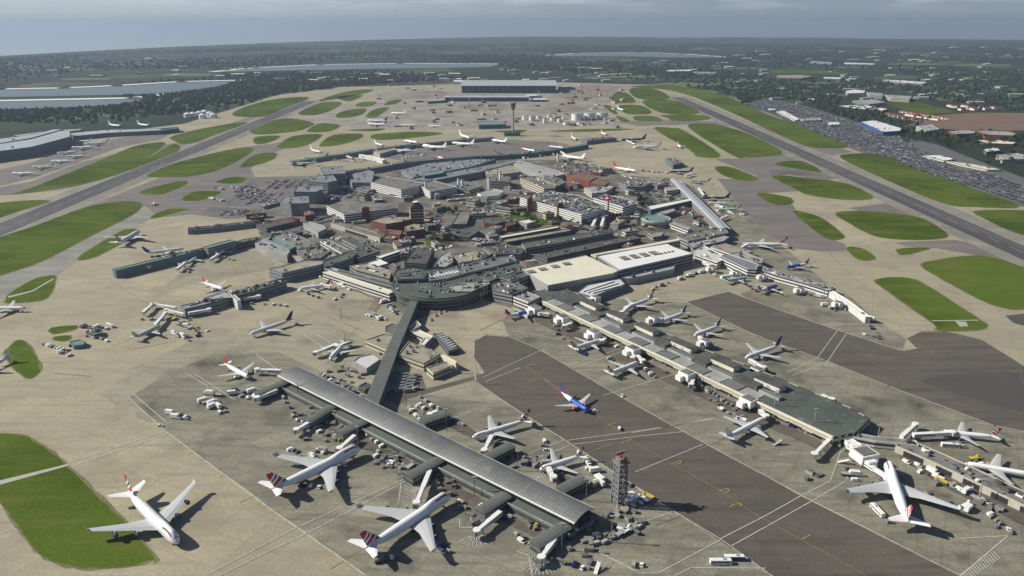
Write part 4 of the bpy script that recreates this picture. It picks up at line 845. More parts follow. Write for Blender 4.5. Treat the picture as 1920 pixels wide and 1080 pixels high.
# stepped grey blue blocks
for i, (q, z) in enumerate((("600,318 604,313 644,312 648,325 606,327", 22), ("577,339 583,330 624,328 632,338 614,342", 22), ("551,359 558,349 603,347 606,355 590,360", 21), ("525,378 532,369 578,367 580,380 545,382", 20))):
    nm = ['first', 'second', 'third', 'last'][i]; BR[i] = bld('stepped_block', f'{nm} stepped grey blue office block counting in from the far west pier', q, z, 'w_blue' if i != 3 else 'bluegrey', 'bluegrey', plant=4)
landmark('the stepped grey blue blocks', W(580, 370)); bld('office_block', 'grey blue link block beside the stepped blocks and striped car park', "650,328 690,318 702,322 697,342 660,342", 12, 'w_blue', 'bluegrey', plant=5)
bld('apron_shed', 'low flat grey shed in the shaded yard by the stepped blocks', "668,352 700,344 716,350 690,358", 6, 'w_grey', 'metalroof', plant=2)
# ---- old brick control tower
def old_tower():
    c = W(782, 424); root = empty('control_tower', c, .25); tag(root, 'old square brick control tower with banded windows and a glass cab', 'control tower')
    b = MB(); b.box((0, 0, 0), (19, 17, 30), 'w_brick', base=True); b.build('shaft', root)
    for k in range(5): b = MB(); b.box((0, 0, 9 + k * 4.2), (19.3, 17.3, 1.3), 'cream' if k % 2 else 'ltgrey', base=True); b.build('band', root)
    b = MB(); b.box((0, 0, 30), (15, 13, 3), 'greenroof', base=True); b.build('upper_storey', root)
    b = MB(); b.cyl((0, 0, 33), 4.2, 5.2, 3.6, 'glassdk', 8); b.build('cab', root); b = MB(); b.cyl((0, 0, 36.6), 5.4, 4.2, .9, 'white', 8); b.build('roof', root)
    b = MB(); b.beam((7, 3, 30), (7, 3, 40), .3, .3, 'white'); b.build('aerial', root)
old_tower()
# ---- new control tower, tapering mast with a red grey cab
def new_tower():
    c = W(962, 254); root = empty('control_tower', c); tag(root, 'tall slender white mast with a dark red cab on top, the new control tower', 'control tower'); landmark('the tall new control tower', c)
    b = MB(); b.cyl((0, 0, 0), 2.6, 2.2, 66, 'ltgrey', 14, caps=False); b.build('mast', root)
    mat('cabred', (.22, .09, .08), rough=.5, fine=.1)
    b = MB(); b.cyl((0, 0, 66), 2.6, 6, 5, 'cabred', 14, False); b.cyl((0, 0, 71), 6, 6.4, 7, 'cabred', 14, False); b.build('pod', root)
    b = MB(); b.cyl((0, 0, 78), 6.2, 7.4, 5, 'glassdk', 14, False); b.build('cab', root); b = MB(); b.cyl((0, 0, 83), 7.6, 5, 2, 'grey', 14); b.build('roof', root)
    b = MB(); b.cyl((0, 0, 85), .3, .2, 6, 'white', 6); b.build('aerial', root)
    b = MB(); b.box((-2, -6, 0), (42, 16, 9), 'w_teal', base=True); b.build('base_building', root); b = MB(); b.box((-2, -6, 9), (43, 17, .6), 'tealdk', base=True); b.build('base_roof', root)
    for k in range(3):
        a = k * 2.1 + .5; b = MB(); b.beam((3 * math.cos(a), 3 * math.sin(a), 45), (30 * math.cos(a), 30 * math.sin(a), 0), .3, .3, 'steel'); b.build('guy_wire', root)
new_tower()
# ---- lattice radar mast
def radar():
    c = W(1160, 944); root = empty('radar_mast', c, .5); tag(root, 'grey lattice radar mast with a red rotating antenna', 'radar mast'); landmark('the lattice radar mast', c)
    H = 30; w0, w1 = 3.5, 2.7
    def P(i, z): t = z / H; w_ = w0 + (w1 - w0) * t; return Vector((w_ * (-1, 1, 1, -1)[i], w_ * (-1, -1, 1, 1)[i], z))
    for i in range(4): b = MB(); b.beam(P(i, 0), P(i, H), .7, .7, 'steel'); b.build('leg', root)
    lv = 8; b = MB()
    for k in range(lv):
        z0, z1 = H * k / lv, H * (k + 1) / lv
        for i in range(4):
            j = (i + 1) % 4; b.beam(P(i, z0), P(j, z1), .35, .35, 'steel'); b.beam(P(j, z0), P(i, z1), .35, .35, 'steel'); b.beam(P(i, z1), P(j, z1), .4, .4, 'steel')
    b.build('lattice', root)
    b = MB()
    for k in range(9):
        s = 1 if k % 2 else -1; b.beam((-2.2 * s, 1, H * k / 9), (2.2 * s, -1, H * (k + 1) / 9), 1.2, .3, 'grey')
    b.box((0, 0, 0), (1.9, 1.9, H), 'grey', base=True); b.build('stair', root)
    b = MB(); b.box((0, 0, H), (8, 8, .6), 'steel', base=True); b.build('platform', root)
    b = MB()
    for i in range(4):
        a = Vector((3.9 * (-1, 1, 1, -1)[i], 3.9 * (-1, -1, 1, 1)[i], H + 1.7)); j = (i + 1) % 4; e = Vector((3.9 * (-1, 1, 1, -1)[j], 3.9 * (-1, -1, 1, 1)[j], H + 1.7)); b.beam(a, e, .15, .15, 'steel'); b.beam(a - Vector((0, 0, 1.2)), a, .15, .15, 'steel')
    b.build('railing', root); b = MB(); b.box((0, 0, H + .6), (5, 5, 3), 'grey', base=True); b.build('cabin', root)
    b = MB(); b.cyl((0, 0, H + 3.6), .7, .6, 2, 'red', 8); b.build('pedestal', root)
    mat('antenna_red', (.42, .09, .07), rough=.5, fine=0)
    b = MB(); rg = []
    for i in range(7):
        t = i / 6 - .5; rg.append([(t * 7, 1.3 * (4 * t * t), H + 5 + 0), (t * 7, .6 + 1.3 * 4 * t * t, H + 6.6), (t * 7, .9 + 1.3 * 4 * t * t, H + 6.6), (t * 7, .3 + 1.3 * 4 * t * t, H + 5)])
    b.rings(rg, 'antenna_red'); b.beam((-3.6, .5, H + 7.2), (3.6, .5, H + 7.2), .4, .4, 'ltgrey'); b.beam((0, .4, H + 5.4), (0, -2.4, H + 4.8), .5, .5, 'antenna_red'); a = b.build('antenna', root)
    q = W(1180, 942); r2 = empty('mast_cabin', q, .5); tag(r2, 'white topped cabin beside the lattice radar mast', 'cabin'); b = MB(); b.box((0, 0, 0), (9, 7, 4.5), 'ltgrey', base=True); b.build('wall', r2); b = MB(); b.box((0, 0, 4.5), (9.6, 7.6, .4), 'white', base=True); b.build('roof', r2)
    b = MB(); b.box((4.55, 0, 0), (.1, 1.2, 2.2), 'dkgrey', base=True); b.build('door', r2)
radar()
# red and white striped chimney
c = W(1139, 409); root = empty('chimney', c); tag(root, 'slim chimney with a red and white top between two car parks', 'chimney'); b = MB(); b.cyl((0, 0, 0), 1.9, 1.6, 28, 'ltgrey', 12, False); b.build('stack', root); b = MB(); b.cyl((0, 0, 28), 3.4, 3.4, 3, 'red', 12); b.cyl((0, 0, 31), 3.4, 3.4, 2, 'white', 12); b.cyl((0, 0, 33), 3.0, 3.0, 2.5, 'red', 12); b.build('head', root)
for x, y, h, g in ((799, 366, 24, 'white stair shaft beside the square car park'), (860, 356, 20, 'first of two white shafts by the tan contractor yard'), (867, 358, 20, 'second of two white shafts by the tan contractor yard'), (938, 352, 30, 'tallest white shaft by the grey glass offices'), (917, 356, 22, 'cream shaft against the grey glass offices'), (1046, 300, 14, 'lone white shaft on the far central stands')):
    c = W(x, y); root = empty('white_shaft', c, .3); tag(root, g, 'shaft'); b = MB(); b.box((0, 0, 0), (3.6, 3.6, h), 'white', base=True); b.build('shaft', root); b = MB(); b.box((0, 0, h), (4.2, 4.2, .6), 'grey', base=True); b.build('cap', root)
# sign gantry in the middle (aerial ways over the approach roads)
for i, (a, c, lb) in enumerate((((858, 372), (845, 392), 'footbridge'), ((590, 413), (640, 400), 'dark footbridge from the green grey car park to the terminal'), ((1110, 425), (1120, 404), 'white covered stair climbing to the large car park'), ((1127, 425), (1133, 405), 'second white covered stair climbing to the large car park'))):
    if i == 0: continue
    p, q = W(*a, 5), W(*c, 6); root = empty('footbridge', (p.x, p.y, 0)); tag(root, lb, 'footbridge'); b = MB(); b.beam(p, q, 4, 2.6, 'walkroof' if i == 1 else 'white'); b.build('deck', root, off=root.location)
    for t in (.1, .5, .9): v = p.lerp(q, t); b = MB(); b.beam((v.x, v.y, 0), (v.x, v.y, 4), .8, .8, 'ltgrey'); b.build('leg', root, off=root.location)
# tan contractor yard of stacked cabins
rnd = random.Random(4)
for i in range(14):
    x = 842 + (i % 7) * 8 + rnd.uniform(-2, 2); y = 370 + (i // 7) * 8 - (i % 7) * .7; p = W(x, y); root = empty('site_cabin', p, .4); tag(root, None, 'cabin', 'site cabins in the contractor yard'); AUTO.append((root, rnd.choice(['tan site cabin', 'white site cabin', 'brown site cabin'])))
    b = MB(); b.box((0, 0, 0), (9, 4, 3.2), 'tanroof', base=True); b.build('body', root); b = MB(); b.box((0, 0, 3.2), (9.3, 4.3, .3), rnd.choice(['cream', 'brown', 'ltgrey']), base=True); b.build('roof', root)
# ---- far terminal and its satellites
def big_hall(lab, x0, x1, yb, z, depth, wall, roofm, bays, arch=4):
    a, c = W(x0, yb), W(x1, yb); root = empty('terminal_building', ((a.x + c.x) / 2, a.y + depth / 2, 0)); tag(root, lab, 'terminal'); wd_ = c.x - a.x
    b = MB(); b.box((0, 0, 0), (wd_, depth, z), wall, base=True); b.build('wall', root)
    b = MB(); rg = []
    for x in (-wd_ / 2 - 4, wd_ / 2 + 4):
        n = 10; up = [(x, -depth / 2 - 6 + (depth + 12) * k / n, z + .3 + arch * 4 * (k / n) * (1 - k / n)) for k in range(n + 1)]; rg.append(up + [(x, p[1], p[2] - 1) for p in reversed(up)])
    b.rings(rg, roofm); b.build('roof', root)
    for i in range(bays + 1):
        x = -wd_ / 2 + wd_ * i / bays; b = MB(); b.box((x, -depth / 2 - 1.2, 0), (1.4, 1.4, z), 'steel', base=True); b.build('column', root)
    for k in range(3):
        b = MB(); b.box((0, -depth / 2 - .35, z * (.2 + .27 * k)), (wd_ - 6, .5, z * .1), 'glassdk', base=True); b.build('glazing', root)
    return root
mat('w_hall', (.06, .10, .10), rough=.4, fine=.05); mat('w_hallb', (.07, .14, .20), rough=.4, fine=.05); mat('paleroof', (.42, .45, .47), c2=(.36, .39, .41), scale=.02, rough=.5, fine=.05)
big_hall('huge far terminal with a pale arched roof and dark glass front', 866, 1042, 174.5, 30, 170, 'w_hall', 'paleroof', 16, 15)
big_hall('long low satellite terminal with a blue glass front before the far terminal', 835, 991, 190, 15, 42, 'w_hallb', 'paleroof', 18, 3)
bld('terminal_building', 'small green fronted stub beside the long satellite terminal', "800,186 834,184 834,188 802,190", 9, 'w_teal', 'ltgrey', plant=0); bld('shed', 'white roofed shed at the sunny end of the satellite terminal', "996,184 1024,184 1024,187 997,187", 8, 'w_dark', 'white', plant=0)
landmark('the huge far terminal', W(950, 180)); landmark('the long satellite terminal', W(910, 192))
for i, (q, z, wl, rf, lb) in enumerate((("895,228 920,226 948,228 946,233 898,234", 12, 'w_teal', 'teal', 'green grey depot by the tall new control tower'), ("1045,160 1070,158 1072,162 1048,164", 14, 'w_grey', 'ltgrey', 'grey block standing past the end of the far terminal'),
    ("850,150 872,150 872,153 850,153", 10, 'white', 'white', 'white roof behind the corner of the far terminal'), ("985,177 1010,176 1012,179 988,180", 8, 'w_white', 'white', 'little white block between the far terminal and its satellite'))): bld('building', lb, q, z, wl, rf, plant=1)
# construction cranes and huts round the far terminal
for i, (x, y) in enumerate(((1078, 190), (1092, 182), (1105, 176), (1070, 205), (850, 200), (905, 205), (880, 208), (1120, 190), (1010, 190), (1145, 178))):
    c = W(x, y); root = empty('tower_crane', c, i * 1.3); tag(root, None, 'crane', 'tower cranes on the building ground'); AUTO.append((root, 'thin pale tower crane')); b = MB(); b.beam((0, 0, 0), (0, 0, 38), 1.6, 1.6, 'ltgrey'); b.build('mast', root); b = MB(); b.beam((-12, 0, 38), (34, 0, 39), 1.4, 1.4, 'ltgrey'); b.build('jib', root); b = MB(); b.box((-11, 0, 35.5), (4, 2.4, 2.6), 'grey', base=True); b.build('counterweight', root)
# ---- fuel tanks
def tank(x, y, r, h, lab=None, desc=None, dome=False):
    c = W(x, y); root = empty('fuel_tank', c); tag(root, lab, 'tank', 'white fuel tanks')
    if not lab: AUTO.append((root, desc or 'small white fuel tank'))
    b = MB(); b.cyl((0, 0, 0), r, r, h, 'white', 24, False); b.build('shell', root, smooth=False)
    b = MB(); b.cyl((0, 0, h), r + .2, r * (.35 if dome else .1), h * (.35 if dome else .12), 'white_gloss' if dome else 'ltgrey', 24); b.build('roof', root)
    b = MB(); b.cyl((0, 0, h - .6), r + .5, r + .5, .5, 'ltgrey', 24, False); b.build('rim', root)
    b = MB(); b.beam((r + .5, -2, 0), (r + .5, 4, h), 1, .3, 'steel'); b.build('stair', root)
tank(1082, 225, 17, 20, 'first of three big white fuel tanks, the one by the smaller tanks'); tank(1106, 224, 17, 20, 'middle one of three big white fuel tanks'); tank(1129, 223, 17, 20, 'last of three big white fuel tanks, the one by the taxiway bend')
for x, y, r, h in ((984, 225, 8, 13), (997, 226, 8.5, 14), (1021, 231, 4.5, 15), (1036, 226, 8, 9), (1049, 228, 7, 9), (1057, 224, 7, 8), (1062, 234, 10, 8), (1088, 233, 10, 6), (1010, 222, 7, 8), (1030, 220, 6, 8)): tank(x, y, r, h)
for x, y in ((352, 220), (362, 219), (374, 217), (384, 215), (394, 218), (400, 221), (380, 222)): tank(x, y, 11, 11, desc='white domed tank among the southern trees', dome=True)
landmark('the big white fuel tanks', W(1106, 224)); landmark('the white domed tanks', W(378, 220))
# ---- cargo side in the south west
for lb, q, z, wl, rf in (('huge teal walled cargo shed with a long pale roof', "-70,292 -70,280 60,260 112,245 131,245 131,256 60,275", 22, 'cargo_wall', 'paleroof'), ('second cargo roof behind the huge teal shed', "-70,268 60,252 100,242 118,242 60,258 -70,280", 22, 'cargo_wall', 'paleroof'),
    ('long low teal cargo building running out to the parked white jets', "131,249 200,243 300,241 303,244 200,249 138,255", 11, 'cargo_wall', 'paleroof'), ('far dark green end of the low cargo building', "270,243 333,238 336,241 305,245", 10, 'tealdk', 'tealdk'),
    ('pale stepped roofs behind the cargo sheds', "20,254 100,243 155,241 150,244 105,248 60,256", 12, 'w_grey', 'ltgrey')): bld('cargo_building', lb, q, z, wl, rf, plant=3)
landmark('the huge teal cargo shed', W(60, 285)); landmark('the low teal cargo building', W(230, 250))
# ---- estates north of the runway
bld('warehouse', 'white roofed warehouse with bright blue walls beside the car park', "1614,228 1640,225 1690,240 1688,245 1656,247", 11, 'blue', 'white', plant=8); landmark('the bright blue walled warehouse', W(1650, 240))
NB = [("1776,246 1805,243 1830,245 1826,250 1792,251", 11, 'w_brick', 'ltgrey', 'brick offices with a pale roof by the ploughed field'), ("1832,244 1890,246 1905,250 1900,254 1850,252", 12, 'brick', 'ltgrey', 'longer brick block next to the pale roofed brick offices'),
 ("1586,170 1600,168 1622,170 1620,174 1590,175", 16, 'w_white', 'white', 'white hotel block with a long low wing beside the woods'), ("1625,172 1655,175 1655,179 1630,178", 14, 'w_white', 'ltgrey', 'second white hotel block by the woods'), ("1658,177 1710,180 1705,186 1670,184", 12, 'w_cream', 'ltgrey', 'third hotel block by the green field'),
 ("1572,198 1615,196 1665,204 1655,207 1600,203", 8, 'w_brick', 'white', 'long white roofed low factory above the car park'), ("1598,188 1640,186 1660,192 1630,195", 9, 'w_grey', 'ltgrey', 'grey sheds above the white roofed factory'),
 ("1718,236 1745,233 1760,242 1735,246", 13, 'w_white', 'ltgrey', 'white office by the ploughed field edge'), ("1845,279 1870,277 1876,282 1850,284", 9, 'w_teal', 'white', 'small teal walled block by the car park corner'),
 ("1868,290 1905,287 1925,292 1920,298 1880,299", 9, 'w_white', 'ltgrey', 'white walled block at the car park corner'), ("1830,262 1870,262 1905,266 1900,270 1850,268", 6, 'w_brick', 'cream', 'low pale terrace before the brick blocks'),
 ("1730,291 1760,290 1790,298 1770,301", 4, 'w_white', 'white', 'white canopies in the middle of the car park'), ("1775,301 1830,308 1880,318 1850,318 1800,308", 4, 'w_cream', 'cream', 'tan covered bays along the car park road'), ("1455,208 1470,207 1500,223 1490,226", 4, 'w_white', 'white', 'white canopies at the runway side of the car park'),
 ("1440,203 1452,203 1456,206 1442,207", 5, 'w_blue', 'white', 'white roof at the far tip of the car park'), ("1552,229 1570,228 1575,233 1556,234", 5, 'w_white', 'white', 'bright little gatehouse roof in the car park'), ("1500,222 1535,220 1540,225 1505,226", 5, 'w_white', 'ltgrey', 'grey sheds between two parts of the car park'),
 ("1250,131 1295,130 1295,133 1250,134", 10, 'w_grey', 'white', 'white long shed beyond the northern runway end'), ("1300,134 1345,135 1340,138 1300,137", 9, 'w_grey', 'ltgrey', 'grey long shed beyond the northern runway end'), ("1655,149 1700,151 1738,154 1730,157 1680,154", 10, 'w_grey', 'white', 'long white shed row in the northern woods'),
 ("1455,141 1500,140 1525,143 1500,147 1460,146", 9, 'w_brick', 'tanroof', 'pink roofed factory beyond the car park'), ("1544,144 1576,145 1576,148 1545,147", 8, 'w_grey', 'white', 'pair of white sheds beyond the car park'), ("1583,117 1640,119 1640,121 1583,120", 10, 'w_grey', 'white', 'long pale shed far out in the northern haze'), ("1520,114 1560,117 1560,119 1522,117", 10, 'w_grey', 'ltgrey', 'pale shed group far out beyond the fields')]
for q, z, wl, rf, lb in NB: bld('estate_building', lb, q, z, wl, rf, plant=3)
landmark('the white hotels', W(1640, 180)); landmark('the brick offices', W(1840, 255))
def house(x, y, ang, s=1.0, desc='red roofed white house'):
    c = W(x, y); root = empty('house', c, ang); tag(root, None, 'house', 'red roofed houses'); AUTO.append((root, desc)); w_, d_, h = 9 * s, 14 * s, 5.4
    b = MB(); b.box((0, 0, 0), (w_, d_, h), 'white' if s < 1.3 else 'w_white', base=True); b.build('wall', root)
    b = MB(); y0, y1 = -d_ / 2 - .4, d_ / 2 + .4; x0 = w_ / 2 + .5; b.add([(-x0, y0, h), (x0, y0, h), (0, y0, h + 3.2), (-x0, y1, h), (x0, y1, h), (0, y1, h + 3.2)], [(0, 1, 2), (5, 4, 3), (0, 2, 5, 3), (2, 1, 4, 5), (1, 0, 3, 4)], 'roof_red'); rf = b.build('roof', root)
    b = MB(); b.box((0, d_ * .2, h + 2), (1, 1, 2.4), 'brick', base=True); b.build('chimney', rf)
mat('roof_red', (.28, .09, .055), fine=.15)
for i in range(16): house(1690 + i * 5.6, 211.5 + i * .85, 1.2 + .2 * (i % 3), .85)
for i in range(14): house(1664 + i * 4.4, 216 + i * .9 + (i % 2), 1.3, .8, desc='red roofed cottage')
for i in range(12): house(1700 + i * 5.1, 217 + i * .8, .6, .75, desc='pale red roofed cottage')
for i in range(15): house(1780 + (i * 37 % 90), 200 + (i * 13 % 8), .3 + i, 1.1, desc='village house among trees')
# little outbuildings packed between the terminals, and huts on the building ground
rnd = random.Random(31); CEN = parse("470,430 440,405 520,372 560,370 700,330 900,318 1060,305 1180,335 1290,345 1340,440 1290,470 1100,480 980,520 900,500 760,545 640,505 540,480")
for i in range(420):
    if i < 320: x, y = rnd.uniform(480, 1340), rnd.uniform(305, 545); ok = inpoly((x, y), CEN); nm, dsc = 'outbuilding', rnd.choice(['small brown roofed outbuilding', 'small tan roofed outbuilding', 'small grey roofed outbuilding', 'small white roofed outbuilding', 'small dark roofed outbuilding'])
    else: x, y = rnd.uniform(690, 1170), rnd.uniform(160, 242); ok = y > 192 or x > 1050 or x < 830; nm, dsc = 'site_hut', rnd.choice(['white site hut', 'brown site hut', 'grey site hut'])
    if not ok: continue
    c = W(x, y); wd_, dp, h = rnd.uniform(8, 30), rnd.uniform(6, 15), rnd.uniform(3.5, 9)
    if nm == 'site_hut': h = rnd.uniform(3, 7); 
    if any(abs(q[0][0] - c.x) < 400 and (inpoly((c.x, c.y), q) or any(inpoly((c.x + a_ * wd_ * .5, c.y + b_ * dp * .5), q) for a_ in (-1, 1) for b_ in (-1, 1))) for q in PRINTS): continue
    ang = rnd.choice([.35, .35 + 1.57, -.5, -.5 + 1.57]); root = empty(nm, c, ang); tag(root, None, 'outbuilding' if nm != 'site_hut' else 'hut', 'small outbuildings among the terminals' if nm != 'site_hut' else 'huts on the building ground'); AUTO.append((root, dsc))
    rc = {'brown': 'brown', 'tan': 'tanroof', 'grey': 'grey', 'white': 'ltgrey', 'dark': 'dkgrey'}[dsc.split()[1] if nm != 'site_hut' else dsc.split()[0]]; wc = rnd.choice(['w_grey', 'w_white', 'w_brick', 'w_plain', 'w_dark', 'w_cream'])
    PRINTS.append([(c.x + a_ * wd_ * .5, c.y + b_ * dp * .5) for a_, b_ in ((-1, -1), (1, -1), (1, 1), (-1, 1))])
    b = MB(); b.box((0, 0, 0), (wd_, dp, h), wc, base=True); b.build('wall', root); b = MB(); b.box((0, 0, h), (wd_ + .5, dp + .5, .5), rc, base=True); b.build('roof', root)
    for k in range(rnd.randint(1, 4)): b = MB(); b.box((rnd.uniform(-.35, .35) * wd_, rnd.uniform(-.3, .3) * dp, h + .5), (rnd.uniform(1.5, 4), rnd.uniform(1.2, 3), rnd.uniform(.8, 2)), rnd.choice(['white', 'ltgrey', 'grey', 'dkgrey']), base=True); b.build('roof_plant', root)
# small far roofs in the woods
rnd = random.Random(11)
for i in range(210):
    k = rnd.random()
    if k < .45: x, y = rnd.uniform(1180, 1915), rnd.uniform(88, 158)
    elif k < .75: x, y = rnd.uniform(560, 1180), rnd.uniform(128, 153)
    elif k < .88: x, y = rnd.uniform(60, 560), rnd.uniform(110, 150)
    else: x, y = rnd.uniform(1440, 1915), rnd.uniform(155, 200)
    if 1655 < x < 1800 and y > 188: continue
    if (400 < x < 940 and 117 < y < 137) or (1020 < x < 1365 and y < 110) or (x < 460 and y > 146): continue
    c = W(x, y); sc_ = .7 + 90 / (y - 50) ; root = empty('far_building', c, rnd.choice([.1, -.2, .3])); tag(root, None, 'building', 'small far roofs among the woods'); AUTO.append((root, rnd.choice(['tiny white roofed shed', 'tiny pale grey roofed shed', 'tiny cream roofed building'])))
    wd_, dp, h = rnd.uniform(10, 45) * sc_, rnd.uniform(12, 24) * sc_, rnd.uniform(5, 9); b = MB(); b.box((0, 0, 0), (wd_, dp, h), 'w_plain', base=True); b.build('wall', root)
    b = MB(); x0, y0 = wd_ / 2 + .5, dp / 2 + .5; b.add([(-x0, -y0, h), (x0, -y0, h), (x0, 0, h + 3), (-x0, 0, h + 3), (x0, y0, h), (-x0, y0, h)], [(0, 1, 2, 3), (3, 2, 4, 5)], rnd.choice(['ltgrey', 'ltgrey', 'cream', 'metalroof', 'grey'])); b.build('roof', root)
# ================================================================ AIRLINERS
mat('navy', (.012, .022, .11), rough=.4, fine=0); mat('finred', (.50, .02, .03), rough=.4, fine=0); mat('bmiblue', (.015, .075, .42), rough=.35, fine=0); mat('eigreen', (.03, .25, .13), rough=.4, fine=0)
mat('pgreen', (.42, .55, .44), rough=.4, fine=0); mat('wing', (.46, .475, .48), rough=.35, fine=0); mat('purple', (.11, .04, .16), rough=.4, fine=0); mat('belly', (.30, .32, .35), rough=.4, fine=0); mat('darkblue', (.02, .03, .08), rough=.4, fine=0); mat('ygold', (.6, .42, .08), rough=.4, fine=0)
KIND = dict(jumbo=(68.6, 64.4, 3.25, 5.6, 4), heavy=(63.7, 60.5, 3.0, 5.4, 2), quad=(62, 59, 2.8, 5.3, 4), mid=(54.5, 47.6, 2.55, 5.0, 2), slim=(47, 38, 1.95, 4.4, 2), twin=(37.6, 34.1, 2.0, 4.0, 2), short=(33.8, 34.1, 2.0, 4.0, 2), small=(28, 26, 1.6, 3.2, 2), biz=(19, 18, 1.2, 2.6, 2))
def L_ba(): return dict(top='white_gloss', low='navy', fin='ba', tp='white_gloss', eng='navy', ribbon=1)
LIV = dict(ba=L_ba(), white=dict(top='white_gloss', low='white_gloss', fin='white_gloss', tp='wing', eng='ltgrey'), bmi=dict(top='bmiblue', low='bmiblue', fin='bmiblue', tp='finred', eng='finred'),
    whitered=dict(top='white_gloss', low='white_gloss', fin='finred', tp='white_gloss', eng='white_gloss'), greywhite=dict(top='white_gloss', low='belly', fin='navy', tp='wing', eng='white_gloss'),
    darktail=dict(top='white_gloss', low='pgreen', fin='darkblue', tp='wing', eng='ltgrey'), green=dict(top='eigreen', low='white_gloss', fin='eigreen', tp='white_gloss', eng='eigreen'), blue=dict(top='darkblue', low='navy', fin='navy', tp='navy', eng='ltgrey'),
    greenbelly=dict(top='white_gloss', low='pgreen', fin='finred', tp='white_gloss', eng='white_gloss'), purple=dict(top='white_gloss', low='white_gloss', fin='purple', tp='wing', eng='purple'), pale=dict(top='pgreen', low='belly', fin='pgreen', tp='wing', eng='ltgrey'))
ST = [(0, .03, -.32), (.008, .26, -.28), (.02, .48, -.2), (.035, .66, -.13), (.06, .85, -.05), (.09, .96, 0), (.13, 1, 0), (.2, 1, 0), (.26, 1, 0), (.32, 1, 0), (.4, 1, 0), (.5, 1, 0), (.6, 1, 0), (.68, .99, .01), (.76, .9, .08), (.83, .74, .2), (.9, .52, .36), (.96, .3, .5), (1, .1, .6)]
def fus_pt(K, t, ang, grow=0.0):
    Lf, sp, r, zc, ne = K
    for i in range(len(ST) - 1):
        if ST[i][0] <= t <= ST[i + 1][0]: break
    k = (t - ST[i][0]) / (ST[i + 1][0] - ST[i][0]); fr = ST[i][1] + (ST[i + 1][1] - ST[i][1]) * k; dz = ST[i][2] + (ST[i + 1][2] - ST[i][2]) * k
    h = 0
    if ne == 4 and Lf > 65:
        h = 1.75 * max(0, min(1, (t - .025) / .06)) * max(0, min(1, (.36 - t) / .12))
    s, c = math.sin(ang), math.cos(ang); rr = r * fr + grow
    return (rr * c * (1 - (.12 if h > .5 and s > .2 else 0) * s), Lf / 2 - t * Lf, zc + dz * r + rr * s + h * max(0, s) ** 1.3)
PM = {}
